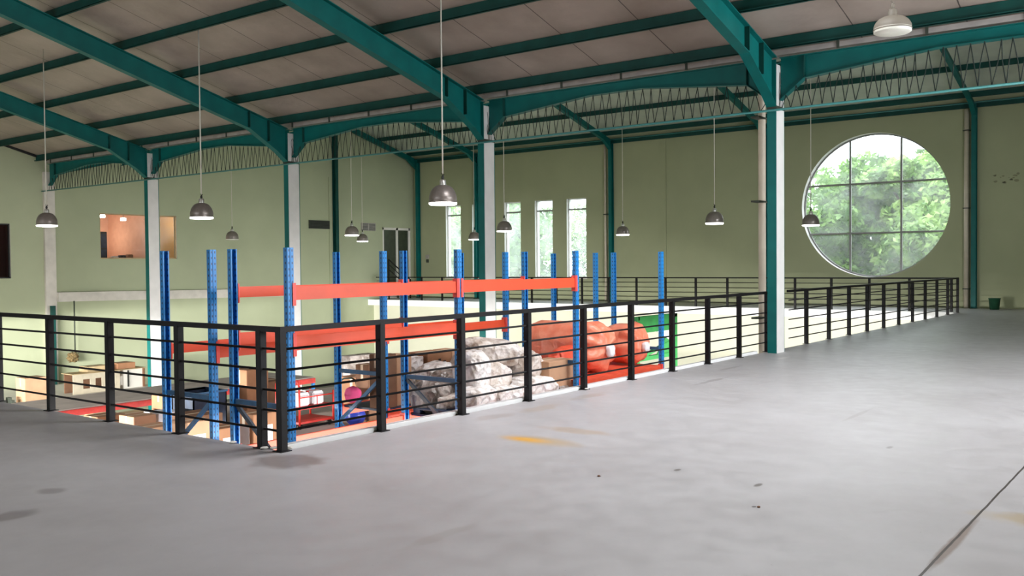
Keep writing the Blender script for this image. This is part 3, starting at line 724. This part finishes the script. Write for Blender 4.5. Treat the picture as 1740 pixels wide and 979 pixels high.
# broken plaster chips at void corner
random.seed(11)
for k, (x, y, s) in enumerate([(.03, .13, .035), (.10, .06, .045), (-.02, .20, .03), (-.02, .62, .03), (4.45, -.03, .03)]):
    vs = []; q = MB(); bm = bmesh.new(); bmesh.ops.create_icosphere(bm, subdivisions=2, radius=1)
    for v in bm.verts: v.co = Vector((x+v.co.x*s*random.uniform(.8, 1.3), y+v.co.y*s*random.uniform(.8, 1.3), .002+max(0, v.co.z*s*.35+.008)))
    bm.verts.index_update(); q.add([v.co[:] for v in bm.verts], [[v.index for v in f.verts] for f in bm.faces]); bm.free()
    tag(q.build('plaster_chip', M['whitewall']), ['pale plaster chip between the two corner posts', 'larger plaster chip beside the right corner post', 'plaster chip at the foot of the left corner post', 'plaster chip on the left void edge', 'white chip at the foot of the fifth right railing post'][k], 'debris')

# ------------------------------------------------------------------ pendant lamps
def pendant():
    r = empty('pendant_lamp', (0, 0, 0))
    R = .215
    prof = [(R, 0), (R+.004, .012), (R-.004, .03)]+[(R*math.cos(t)**.8, .03+.245*math.sin(t)) for t in [i*math.pi/2/12 for i in range(1, 10)]]+[(.052, .27)]
    MB().lathe(prof, n=32).build('dome_shade', M['lampmetal'], r)
    MB().lathe([(.052, .262), (.05, .33), (.04, .35), (.001, .352)], n=20).build('neck', M['lampsteel'], r)
    nk = MB(); nk.lathe([(.012, .35), (.022, .37), (.02, .40), (.008, .42), (.001, .43)], n=12); nk.tube([(.0, -.02, .41), (.03, 0, .43), (0, .02, .45), (-.02, 0, .43)], .006, 6)
    nk.build('hook', M['dark'], r)
    MB().lathe([(R-.004, .028), (R-.002, -.022), (R-.02, -.034), (.1, -.04), (.001, -.041)], n=32).build('lens', M['lampon'], r)
    return r
lamps = [((5.86, 3.43), 2.4, 'largest hanging dome lamp, in the centre above the racks', 0), ((5.73, 9.40), 2.4, 'hanging dome lamp left of centre beside the office window', 0),
         ((5.26, 14.38), 2.4, 'leftmost hanging dome lamp near the left pilaster', 0), ((15.84, 3.65), 2.4, 'hanging dome lamp on the bare far wall left of the nearest column', 1),
         ((21.66, 9.6), 2.4, 'small hanging dome lamp beside the slim far column', 1), ((15.93, 10.05), 2.4, 'hanging dome lamp before the middle slit window', 1),
         ((21.95, 16.12), 2.4, 'small hanging dome lamp half behind the second column', 1), ((15.01, 15.24), 2.4, 'left one of the two lamps before the far end wall', 1),
         ((20.21, 20.23), 2.4, 'right and smaller one of the two lamps before the far end wall', 1), ((18.9, 2.42), 2.4, 'hanging dome lamp before the left edge of the round window', 1),
         ((14.79, 20.9), 2.4, 'pale unlit hanging lamp on the end wall left of the third column', 2), ((6.84, -2.85), 4.20, 'high wide lamp at top right seen from below', 3)]
proto = pendant()
for i, ((x, y), z, lab, kind) in enumerate(lamps):
    o = proto if i == 0 else copy_tree(proto)
    o.location = (x, y, z+.03); tag(o, lab, 'lamp', 'hanging dome lamps')
    ztop = (zr(x) if x < 10.2 else (zr2(x) if x > XR2 else 4.92+RS*(x-10.25)))-.005
    cm = M['cable'] if kind in (0, 1, 3) else M['cabledark']
    rr_ = .012 if i == 0 else (.006 if kind != 3 else .016)
    MB().tube([(0, 0, .44), (0, 0, ztop-z-.03)], rr_, 6).build('cable', cm, o)
    if kind in (2, 3):
        for ch in kids(o):
            if ch.name.startswith('lens'):
                ch.data = ch.data.copy(); ch.data.materials[0] = M['lampoff']
            if ch.name.startswith(('dome', 'neck', 'hook')) and kind == 3:
                ch.data = ch.data.copy(); ch.data.materials[0] = M['lampdull']
                for v_ in ch.data.vertices: v_.co.z = v_.co.z*.62 if v_.co.z < .27 else v_.co.z-.10

# ------------------------------------------------------------------ pallet racks
RX = [.5, 2.77, 5.05, 7.30]
ZT = 1.65
def upright_mesh():
    # open omega section, open side away from the aisle (+Y)
    w, d, t, l = .034, .027, .004, .013
    m_ = MB()
    def bx(x0, x1, y0, y1): m_.box(x0, x1, y0, y1, 0, ZT-ZL)
    bx(-w, w, -d, -d+t); bx(-w, -w+t, -d+t, d); bx(w-t, w, -d+t, d); bx(-w+t, -w+l, d-t, d); bx(w-l, w-t, d-t, d)
    bx(-.006, .006, -d-.003, -d)
    return m_
def rack(yf, yb, xs, label, beams, flip=0):
    r = empty('pallet_rack', (0, 0, ZL), 0, label, 'rack', 'tall blue pallet racks in the void')
    first = None
    for x in xs:
        for y, fl in ((yf, 1), (yb, -1)):
            if first is None:
                first = upright_mesh().build('upright', M['upright'], r); o = first
                fp = MB(); fp.box(-.07, .07, -.06, .06, 0, .008); fp.build('foot_plate', M['braceblue'], o)
            else: o = copy_tree(first, r)
            o.location = (x, y, 0); o.rotation_euler = (0, 0, 0 if fl > 0 else math.pi)
        # bracing between front and rear upright
        zs = [.24-ZL-k*.6 for k in range(6)]
        for k, z in enumerate(zs):
            if k == 0: MB().bar((x, yf+.03, z), (x, yb-.03, z), .03, .045).build('brace', M['braceblue'], r)
            if k < 5:
                a, c = (yf+.03, yb-.03) if (k+flip) % 2 else (yb-.03, yf+.03)
                MB().bar((x, a, z-.03), (x, c, zs[k+1]), .025, .04).build('brace', M['braceblue' if flip else 'bracegrey'], r)
    for (xa, xb, y, z0, z1) in beams:
        sgn = -1 if y < (yf+yb)/2 else 1
        yy = y+sgn*.0
        b_ = MB(); b_.box(xa+.05, xb-.05, yy-.02, yy+.02, z0-ZL, z1-ZL, bevel=.003); b_.box(xa+.05, xb-.05, yy-.022, yy+.022, z0-ZL+(z1-z0)*.0, z0-ZL+(z1-z0)*.55)
        bo = b_.build('beam', M['orange'], r)
        for x, s in ((xa, 1), (xb, -1)):
            cn = MB(); cn.box(x+s*.038, x+s*.052, yy-.033, yy+.03, z0-ZL-.05, z1-ZL+.03); cn.box(min(x+s*.012, x+s*.040), max(x+s*.012, x+s*.040), yy+sgn*.035-.002, yy+sgn*.035+.002, z0-ZL-.05, z1-ZL+.03)
            cn.build('connector', M['connector'], bo)
    return r
D, Hh, Ll, Oo = RX
y1, y2, y3, y4 = .5, 1.3, 1.62, 2.4
ZA, ZB = -.32, -.195
r1 = rack(y1, y2, RX, 'front blue and orange pallet rack standing beside the near railing',
     [(D, Hh, y1, 1.19, 1.31), (Hh, Ll, y1, 1.19, 1.31), (D, Hh, y2, 1.20, 1.30), (Hh, Ll, y2, 1.20, 1.30),
      (D, Hh, y1, .745, .87), (D, Hh, y2, .76, .87), (D, Hh, y2, ZA, ZB), (Hh, Ll, y1, -.30, -.18), (Hh, Ll, y2, -.30, -.18), (Ll, Oo, y1, -.13, -.01), (Ll, Oo, y2, -.13, -.01)])
r2_ = rack(y3, y4, RX, 'rear blue and orange pallet rack standing back to back behind the front one',
     [(D, Hh, y3, .62, .75), (D, Hh, y4, .62, .72), (Hh, Ll, y3, .64, .75), (Hh, Ll, y4, .64, .72), (Hh, Ll, y3, -.30, -.18), (Hh, Ll, y4, -.30, -.18), (Ll, Oo, y3, -.13, -.01), (Ll, Oo, y4, -.13, -.01)], 1)
for r_, ya, yb in ((r1, y1, y2), (r2_, y3, y4)):
    MB().box(Hh+.06, Ll-.06, ya+.04, yb-.04, -.205-ZL, -.18-ZL).build('shelf_board', M['navy'], r_)
    MB().box(Ll+.06, Oo-.06, ya-.02, yb+.02, -.01-ZL, .005-ZL).build('shelf_board', M['tarpred'], r_)

# low racks with red beams and a top board, deeper in the hall
def low_rack(x0, x1, y0, y1, zt, label, board, nb=3):
    r = empty('shelf_rack', (x0, y0, ZL), 0, label, 'rack', 'low loaded racks down in the hall')
    L, Dp, h = x1-x0, y1-y0, zt-ZL
    for i in range(nb+1):
        for y in (0, Dp): MB().box(L*i/nb-.03, L*i/nb+.03, y-.03, y+.03, 0, h-.03).build('upright', M['upright'], r)
    for z in (h, h-1.1):
        for y in (-.03, Dp+.03):
            MB().box(-.03, L+.03, y-.025, y+.025, z-.13, z-.02, bevel=.004).build('beam', M['red'], r)
        MB().box(-.03, L+.03, -.0, Dp, z-.03, z).build('shelf_board', board, r)
    return r
low_rack(.7, 6.3, 2.9, 5.2, -.80, 'low red beamed rack directly behind the blue racks, carrying cartons', M['board'])
low_rack(2.3, 8.6, 6.2, 8.7, -1.02, 'middle low rack with red beams and dark cargo', M['board'])
low_rack(3.3, 9.2, 10.35, 11.95, -1.02, 'farthest low rack with a flat grey board on top', M['board'])
pf = empty('storage_platform', (5.0, 18.25, ZL), 0, 'pale low platform in front of the end wall carrying the plywood stall', 'platform')
MB().box(0, 6.6, 0, 5.2, 1.22, 1.30, bevel=.01).build('top_board', M['whitewall'], pf)
for x in (.2, 3.3, 6.4):
    for y in (.2, 5.0): MB().box(x-.08, x+.08, y-.08, y+.08, 0, 1.22).build('leg', M['tan'], pf)

# ------------------------------------------------------------------ cartons
def carton(x0, x1, y0, y1, z0, z1, mm, label, group='cartons in the racks', rz=0, tape=True, ink=False, open_=False, lab=False):
    cx, cy = (x0+x1)/2, (y0+y1)/2
    c = empty('cardboard_box', (cx, cy, z0), rz, label, 'box', group)
    a, b_, h = (x1-x0)/2, (y1-y0)/2, z1-z0
    MB().box(-a, a, -b_, b_, 0, h, bevel=.006).build('box_body', M[mm], c)
    if tape:
        t = MB(); t.box(-a-.001, a+.001, -.025, .025, h-.0005, h+.001); t.box(-a-.0015, -a, -.025, .025, h*.75, h); t.build('tape', M['tape'], c)
    if open_:
        f = MB(); f.bar((-a, 0, h), (-a-.08, 0, h+.07), b_*2, .006, upv=(0, 1, 0)); f.prism([(a, h), (a+.09, h+.05), (a+.09, h+.056), (a, h+.006)], 1, -b_, b_); f.build('flap', M[mm], c)
    if ink:
        t = MB()
        for k in range(3): t.box(-a*.5+k*a*.4, -a*.5+k*a*.4+a*.2, -b_-.002, -b_, h*.70, h*.80+.03*(k % 2)); t.box(-a-.002, -a, -b_*.5+k*b_*.4, -b_*.5+k*b_*.4+b_*.2, h*.7, h*.8)
        t.build('print', M['ink'], c)
    if lab:
        t = MB(); t.box(-a*.6, a*.4, -b_-.002, -b_, h*.15, h*.75); t.box(-a-.002, -a, -b_*.6, b_*.5, h*.15, h*.75); t.build('paper_label', M['paper'], c)
    return c
zb = -.18
carton(4.62, 5.20, .62, 1.0, zb, .27, 'card2', 'pale cardboard carton at the right end of the white sacks', ink=False)
carton(2.84, 3.07, 1.72, 1.94, zb, .45, 'carddark', 'tall dark brown carton between the middle uprights')
carton(3.10, 3.36, 1.75, 2.0, zb, .42, 'card2', 'tall pale carton beside the dark brown one')
carton(3.56, 3.82, 1.98, 2.3, zb, .34, 'sack', 'grey plastic wrapped box behind the sacks', tape=False)
carton(3.86, 4.32, 1.95, 2.32, zb, .37, 'card', 'brown carton with printing behind the sacks', ink=True)
carton(4.36, 4.62, 1.98, 2.32, zb, .37, 'card2', 'pale carton with punched holes behind the sacks', ink=True)
carton(5.0, 5.62, 4.3, 4.85, -.80, -.22, 'card', 'big brown carton beside the red trolley', ink=False)
carton(4.60, 4.84, 3.78, 4.05, -.80, .05, 'carddark', 'tall narrow dark carton right of the big brown one')
carton(5.3, 5.9, 4.92, 5.15, -.80, .06, 'sackgrey', 'tall grey wrapped stack behind the big brown carton', tape=False)
carton(4.38, 4.80, 6.3, 6.7, -1.02, -.16, 'card', 'large plain brown carton behind the corner posts', open_=False)
carton(4.95, 5.35, 6.5, 7.0, -1.02, -.42, 'carddark', 'dark brown carton right of the large plain one')
carton(1.12, 1.45, 3.0, 3.35, -.80, -.22, 'card2', 'small pale carton with a white label low at the left', lab=True)
carton(1.55, 1.85, 3.05, 3.35, -.80, -.36, 'card', 'brown carton low between the left uprights', lab=True)
carton(.95, 1.28, 3.45, 3.8, -.80, -.30, 'card2', 'pale carton behind the small labelled one')
carton(1.95, 2.35, 2.95, 3.3, -.80, -.24, 'card', 'brown carton low beside the first front upright', lab=True)
carton(1.5, 1.95, 3.7, 4.1, -.80, -.42, 'card2', 'low pale carton in the second row at the left', lab=True)
carton(2.7, 3.1, 4.0, 4.4, -.80, -.45, 'card', 'low brown carton left of the red trolley')
carton(2.0, 2.5, 4.3, 4.8, -.80, -.40, 'carddark', 'dark low carton in the third row at the left')
carton(2.95, 3.35, 6.5, 6.9, -1.02, -.68, 'paper', 'white and blue carton on the middle low rack')
carton(2.5, 2.85, 6.4, 6.8, -1.02, -.66, 'card2', 'orange brown carton left of the white and blue one')
carton(3.70, 4.1, 7.5, 7.9, -1.02, -.58, 'card', 'brown carton right of the white and blue one')
carton(2.45, 2.9, 7.3, 7.7, -1.02, -.74, 'card', 'brown carton at the rear left of the middle low rack')
carton(3.0, 3.55, 7.4, 7.9, -1.02, -.80, 'tan', 'flat tan carton at the rear of the middle low rack')
carton(6.6, 7.15, 18.4, 18.9, -2.2, -1.33, 'card2', 'salmon carton on the pale platform at far left')
carton(9.5, 10.18, 20.7, 21.2, -1.60, -1.44, 'tan', 'long flat carton on top of the plywood stall', 'cartons on the stall')
carton(10.45, 11.02, 20.7, 21.2, -1.60, -1.42, 'card', 'shorter carton on the right part of the plywood stall', 'cartons on the stall')
carton(3.7, 3.95, 10.6, 11.0, -2.12, -1.5, 'card', 'brown carton under the board of the farthest rack, left', tape=True)
carton(4.3, 4.9, 10.6, 11.0, -2.12, -1.4, 'carddark', 'dark carton under the board of the farthest rack, middle')
carton(5.2, 5.8, 10.6, 11.0, -2.12, -1.4, 'tan', 'tan carton under the board of the farthest rack, right')
# dark blue crates
for k, (x, y, z, sx_, lab) in enumerate([(3.82, 6.75, -1.02, .60, 'dark blue plastic crate on the middle low rack')]):
    c = empty('plastic_crate', (x, y, z), 0, lab, 'crate', 'dark blue crates'); t = MB(); w2, d2 = sx_/2, .28
    t.box(-w2, w2, -d2, -d2+.02, 0, .58); t.box(-w2, w2, d2-.02, d2, 0, .58); t.box(-w2, -w2+.02, -d2, d2, 0, .58); t.box(w2-.02, w2, -d2, d2, 0, .58); t.box(-w2, w2, -d2, d2, 0, .02)
    t.build('crate_body', M['navy'], c)
    t = MB(); t.box(-w2-.015, w2+.015, -d2-.015, -d2+.02, .55, .58); t.box(-w2-.015, w2+.015, d2-.02, d2+.015, .55, .58); t.build('rim', M['braceblue'], c)
# plywood stall with three square openings
st = empty('plywood_stall', (9.0, 20.6, -2.2), 0, 'pale plywood stall with square openings near the end wall', 'stall')
wall_b = bmesh.new(); wall_b.free()
def holed(name, outer, holes, y0, y1, mats, parent):
    bm = bmesh.new()
    for t in (y0, y1):
        ed = []
        for loop in [outer]+holes:
            vs = [bm.verts.new((p[0], t, p[1])) for p in loop]; ed += [bm.edges.new((vs[i], vs[(i+1) % len(vs)])) for i in range(len(vs))]
        bmesh.ops.triangle_fill(bm, edges=ed, use_beauty=True)
    for loop in [outer]+holes:
        for i in range(len(loop)):
            a, b_ = loop[i], loop[(i+1) % len(loop)]
            bm.faces.new([bm.verts.new((a[0], y0, a[1])), bm.verts.new((b_[0], y0, b_[1])), bm.verts.new((b_[0], y1, b_[1])), bm.verts.new((a[0], y1, a[1]))])
    me = bpy.data.meshes.new(name); bm.to_mesh(me); bm.free(); me.materials.append(mats)
    o = bpy.data.objects.new(name, me); COL.objects.link(o); o.parent = parent; return o
M['plyw'] = mat('pale_plywood', (.62, .55, .42), .8, var=.08)
holed('front_panel', rect(0, 1.45, 0, .58), [rect(.30, .52, .14, .42), rect(.68, .88, .14, .42), rect(1.02, 1.30, .14, .42)], 0, .03, M['plyw'], st)
MB().box(0, 1.45, .5, .53, 0, .58).build('back_panel', M['carddark'], st)
MB().box(-.05, 2.3, -.05, .58, .58, .60).build('top_panel', M['tan'], st)
MB().box(1.6, 2.22, .05, .5, 0, .58).build('side_cabinet', M['whitewall'], st)
MB().box(1.72, 1.76, .02, .05, .05, .55).build('door_gap', M['dark'], st)
MB().box(2.22, 2.28, 0, .53, 0, .58).build('side_panel', M['carddark'], st)
# tools on left end of platform
hp_ = empty('scrap_heap', (6.2, 18.6, -2.2), 0, 'small dark heap of scrap beside the salmon carton', 'scrap')
t = MB()
for k in range(9): t.box(-.2+.05*k, -.12+.05*k, -.1+.02*(k % 3), .1, .0, .2+.07*((k*7) % 4))
t.build('scrap_pieces', M['cabledark'], hp_)
# hanging rod with tuft on lower end wall
hr = empty('hanging_rod', (10.62, YE-.25, -1.5), 0, 'thin dark rod with a brown tuft hanging before the lower end wall', 'rod')
MB().tube([(0, 0, .25), (0, 0, 1.93)], .022, 6).build('rod', M['cabledark'], hr)

def blobmesh(rx, ry, rz, seed, amp=.14, freq=2.4, sub=4, power=.75, crease=.05):
    bm = bmesh.new(); bmesh.ops.create_icosphere(bm, subdivisions=sub, radius=1)
    off = Vector((seed*3.1, seed*1.7, seed*5.3))
    for v in bm.verts:
        c = v.co.copy()
        q = Vector([math.copysign(abs(k)**power, k) for k in c])
        d = amp*noise.noise(c*freq+off)+amp*.5*noise.noise(c*freq*2.3+off)
        rg = abs(noise.noise(c*5.5+off*2)); d -= crease*max(0, .25-rg)*4
        q *= (1+d)
        v.co = Vector((q.x*rx, q.y*ry, q.z*rz))
    bm.verts.index_update()
    q = MB(); q.add([v.co[:] for v in bm.verts], [[v.index for v in f.verts] for f in bm.faces], 0, True); bm.free()
    return q
tf = blobmesh(.16, .1, .15, 77, .5, 3).build('tuft', M['soil'], hr); tf.location = (-.08, .0, .12)

# ------------------------------------------------------------------ sacks
def sack(x, y, z, rx, ry, rz, rot, seed, mm, label, tie=None, power=.7, amp=.10):
    s = empty('sack', (x, y, z), 0, label, 'sack', 'white woven sacks on the rack'); s.rotation_euler = rot
    blobmesh(rx, ry, rz, seed, amp, 2.0, 5, power, .022).build('sack_body', M[mm], s)
    if tie:
        t = MB(); n = 14; prof = []
        vs = []; L = .13
        for i in range(7):
            u = i/6; r_ = (.09*(1-u)**1.2+.025+.05*max(0, u-.5)*2)
            for k in range(n):
                a = 2*math.pi*k/n; rr = r_*(1+.25*math.sin(a*5+seed)); vs.append((tie*(rx*.93+u*L), math.cos(a)*rr, math.sin(a)*rr))
        t.add(vs, [(i*n+k, i*n+(k+1) % n, (i+1)*n+(k+1) % n, (i+1)*n+k) for i in range(6) for k in range(n)]+[tuple(6*n+k for k in range(n))], 0, True)
        t.build('tied_neck', M[mm], s)
    return s
sack(3.98, 1.05, .43, .37, .20, .16, (.15, .10, -.50), 1, 'sackbrown', 'long pillow shaped sack lying on top of the pile', 1, .58, .05)
sack(4.50, .90, .22, .26, .20, .20, (0, .25, .3), 2, 'sackbrown', 'rounded white sack at the right of the pile under the top one', None)
sack(3.42, .86, .24, .20, .20, .27, (0, -.15, .2), 3, 'sack', 'upright bright white sack left in the pile')
sack(3.86, .98, .12, .30, .22, .22, (0, .1, 0), 4, 'sackbrown', 'grey stained sack in the middle of the pile')
sack(4.42, .72, -.03, .38, .18, .15, (0, .08, -.1), 5, 'sack', 'wide white sack spread at the lower right of the pile')
sack(3.30, .70, -.03, .28, .18, .15, (0, 0, .1), 6, 'sack', 'white sack at the lower left of the pile beside the upright')
sack(3.80, .68, -.05, .22, .16, .13, (0, .1, -.2), 7, 'sack', 'small white sack low in the middle of the pile')
sack(3.80, 1.75, .10, .28, .20, .18, (0, -.1, .2), 8, 'sack', 'clean white sack behind the blue brace', None)
sack(3.75, 1.42, .02, .32, .22, .20, (0, .1, -.3), 9, 'sackgrey', 'dark grey plastic sack behind the second front upright')
sack(3.15, 1.20, -.02, .27, .24, .20, (0, -.1, .3), 10, 'sackgrey', 'translucent grey sack at the left end of the pile')
sack(3.20, .98, -.08, .24, .16, .11, (0, 0, .1), 11, 'sackbrown', 'flattened stained sack below the translucent one')
sack(4.55, 1.55, .10, .30, .26, .26, (0, 0, .3), 12, 'sack', 'white sack standing behind the rounded one')
sack(4.15, 1.45, .12, .28, .26, .28, (0, 0, -.3), 13, 'sackbrown', 'stained sack hidden behind the top pillow sack')
tr_ = sack(4.95, .70, -.10, .16, .10, .07, (0, 0, .1), 14, 'sackgrey', 'small crumpled bag low beside the pale carton')

# ------------------------------------------------------------------ orange tarpaulin rolls
def roll(x, y0, y1_, z, R, seed, label, dx=0):
    r = empty('tarpaulin_roll', (x, y0, z), 0, label, 'roll', 'orange wrapped rolls'); n = 56
    L = y1_-y0
    prof = [(.05, -.16), (.20, -.11), (.45, -.10), (.70, -.06), (.90, .02), (1.0, .14)]+[(1.0, .14+(L-.28)*k/8) for k in range(1, 9)]+[(.9, L-.05), (.5, L+.02), (.05, L+.03)]
    t = MB(); vs = []
    for i, (q, yy) in enumerate(prof):
        for k in range(n):
            a = 2*math.pi*k/n
            fold = (.05*math.sin(a*9+seed)+.06*math.sin(a*5+seed*2)+.06*noise.noise(Vector((math.cos(a)*2, math.sin(a)*2, seed+yy*2))))*(1.6 if yy < .15 else .45)
            rr = R*q*(1+fold); xx = rr*math.cos(a); zz = rr*math.sin(a)
            zz = zz*(.98 if zz > 0 else 1.0)-.03*R
            vs.append((xx+dx*yy, yy+.06*noise.noise(Vector((math.cos(a)*3*q, math.sin(a)*3*q, seed*2)))*(1 if yy < .15 else 0), zz))
    m_ = len(prof)
    t.add(vs, [(i*n+k, i*n+(k+1) % n, (i+1)*n+(k+1) % n, (i+1)*n+k) for i in range(m_-1) for k in range(n)]+[tuple(range(n-1, -1, -1)), tuple((m_-1)*n+k for k in range(n))], 0, True)
    t.build('wrapping', M['tarp'], r)
    w_ = blobmesh(R*.22, .05, R*.26, seed+5, .2, 3, 3).build('white_core', M['paper'], r); w_.location = (-.02, -.13, -.05)
    return r
roll(5.95, .66, 1.85, .36, .345, 1.3, 'big orange wrapped roll lying across the rack at the right')
roll(7.02, .72, 1.22, .33, .29, 4.1, 'smaller orange wrapped roll right of the big one', .0)
tag(blobmesh(.40, .12, .20, 21, .12, 2, 4, .5).build('folded_tarpaulin', M['tarpred']), 'folded red orange tarpaulin standing behind the third front upright', 'tarpaulin').location = (5.52, .92, .185)
bk = empty('steel_bracket', (5.95, 1.02, .006), 0, 'dark steel cradle under the big orange roll', 'bracket')
t = MB(); t.prism([(-.32, 0), (.32, 0), (.32, .14), (.22, .04), (-.22, .04), (-.32, .14)], 1, -.10, .10); t.build('cradle', M['navy'], bk)

# dark flat pallets beneath sacks
for k, (x0, x1, y0_, y1__, lab) in enumerate([(2.84, 3.7, .56, 1.24, 'dark navy plastic pallet under the left sacks'), (3.95, 4.9, .56, 1.24, 'dark navy plastic pallet under the right sacks')]):
    pl = empty('plastic_pallet', ((x0+x1)/2, (y0_+y1__)/2, -.18), 0, lab, 'pallet', 'navy pallets under the sacks'); a, b_ = (x1-x0)/2, (y1__-y0_)/2
    t = MB()
    for q in range(6): t.box(-a+q*(2*a-.1)/5, -a+q*(2*a-.1)/5+.1, -b_, b_, .045, .06)
    t.build('deck_slats', M['navy'], pl)
    t = MB()
    for q in (-b_, -.05, b_-.1): t.box(-a, a, q, q+.1, 0, .045)
    t.build('runners', M['navy'], pl)

# ------------------------------------------------------------------ red trolley, loop rail, ball, green stand, bucket
tr = empty('platform_trolley', (4.0, 4.45, -.80), 0, 'red two shelf trolley loaded with white packets behind the rack', 'trolley')
t = MB()
for x in (-.32, .30):
    for y in (-.25, .25): t.tube([(x, y, .06), (x, y, .62 if x < 0 else .5)], .014, 8)
t.tube([(-.32, -.25, .60), (-.32, -.22, .68), (-.32, .22, .68), (-.32, .25, .60)], .014, 8)
t.tube([(-.32, -.25, .45), (.30, -.25, .45)], .010, 6); t.tube([(0, -.25, .30), (0, -.25, .46)], .008, 6); t.tube([(-.3, .25, .45), (.30, .25, .45)], .010, 6)
t.build('frame', M['red'], tr)
MB().box(-.33, .31, -.26, .26, .28, .31, bevel=.005).build('shelf', M['red'], tr)
MB().box(-.33, .31, -.26, .26, .08, .11, bevel=.005).build('shelf', M['red'], tr)
for x in (-.28, .26):
    for y in (-.2, .2):
        w_ = MB(); w_.lathe([(.001, -.015), (.04, -.015), (.04, .015), (.001, .015)], n=14); o = w_.build('wheel', M['dark'], tr); o.rotation_euler = (HP, 0, 0); o.location = (x, y, .04)
for k, (x, lab) in enumerate([(3.84, 'white packet on the left of the red trolley shelf'), (4.10, 'white packet on the right of the red trolley shelf')]):
    pk = empty('packet', (x, 4.42, -.49), 0, lab, 'packet', 'white packets on the trolley')
    MB().box(-.10, .10, -.14, .14, .0, .19, bevel=.02).build('packet_body', M['paper'], pk)
    MB().box(-.102, .102, -.02, .02, .0, .192).build('red_band', M['red'], pk)
hl = empty('loop_rail', (4.62, 4.15, -.80), 0, 'dark brown bent pipe loop standing right of the red trolley', 'rail')
MB().tube([(-.28, 0, 0), (-.28, 0, .54), (-.24, 0, .62), (-.15, 0, .65), (.0, 0, .64), (.07, 0, .60), (.10, 0, .5), (.10, 0, 0)], .013, 8).build('pipe', M['cabledark'], hl)
for k, (x, z, r_, mm, lab) in enumerate([(4.36, -.35, .12, 'magenta', 'magenta and blue bundle above the blue ball'), (4.40, -.66, .14, 'blueplastic', 'dark blue ball beside the big brown carton')]):
    o = blobmesh(r_, r_, r_, 30+k, .06, 2, 4, .95, .01).build('ball', M[mm]); o.location = (x, 3.85, z+.0); tag(o, lab, 'ball')
bx_ = MB(); bx_.lathe([(.001, 0), (.05, 0), (.055, .10), (.05, .11), (.001, .11)], n=18)
o = bx_.build('yellow_pot', M['yellow']); o.location = (4.32, 3.45, -.80); tag(o, 'small yellow pot next to the blue ball', 'pot')
gs = empty('display_frame', (11.75, 3.0, ZL), 0, 'green steel frame with a white slanted sheet beyond the orange rolls', 'frame')
t = MB()
for x in (-.8, .76): t.box(x-.05, x+.05, -.05, .05, 0, .45-ZL)
t.box(-.8, .8, -.05, .05, .38-ZL, .45-ZL); t.box(-.8, .8, -.04, .04, -.42-ZL, -.34-ZL); t.bar((-.75, 0, -.38-ZL), (.75, 0, -.08-ZL), .06, .06)
t.build('frame', M['green'], gs)
MB().box(-.76, .72, .0, .03, .12-ZL, .38-ZL).build('header_panel', M['green'], gs)
MB().prism([(.0, .12-ZL), (.70, .12-ZL), (.70, -.12-ZL), (.3, .0-ZL)], 1, -.02, .0).build('white_sheet', M['paper'], gs)
MB().prism([(.0, -.34-ZL), (.70, -.34-ZL), (.70, -.16-ZL), (.35, -.02-ZL)], 1, -.02, .0).build('lower_panel', M['green'], gs)
rd = empty('slanted_rod', (8.3, 2.2, -.2), 0, 'black slanted rod right of the orange rolls', 'rod')
MB().tube([(-.55, 0, .32), (.25, -.5, -.25)], .022, 8).build('rod', M['black'], rd)
bu = empty('bucket', (26.2, -.55, 0), 0, 'dull green bucket on the far floor right of the round window', 'bucket')
q = MB(); q.lathe([(.001, .0), (.13, .0), (.16, .32), (.175, .33), (.175, .345), (.15, .34), (.12, .02), (.001, .02)], n=24); q.build('bucket_body', M['bucket'], bu)
q = MB(); q.tube([(0, -.17, .32), (.05, -.12, .26), (.09, 0, .22), (.05, .12, .26), (0, .17, .32)], .006, 6); q.build('handle', M['gutter'], bu)
# tiny litter on the floor
for k, (x, y, lab) in enumerate([(.70, -2.55, 'tiny dark pebble on the near floor in the middle'), (.55, -3.78, 'tiny dark pebble on the near floor to the right'), (-1.3, -3.9, 'tiny rust coloured crumb at the bottom of the floor')]):
    o = blobmesh(.012, .009, .006, 50+k, .3, 2, 2).build('pebble', M['carddark']); o.location = (x, y, .004); tag(o, lab, 'debris')
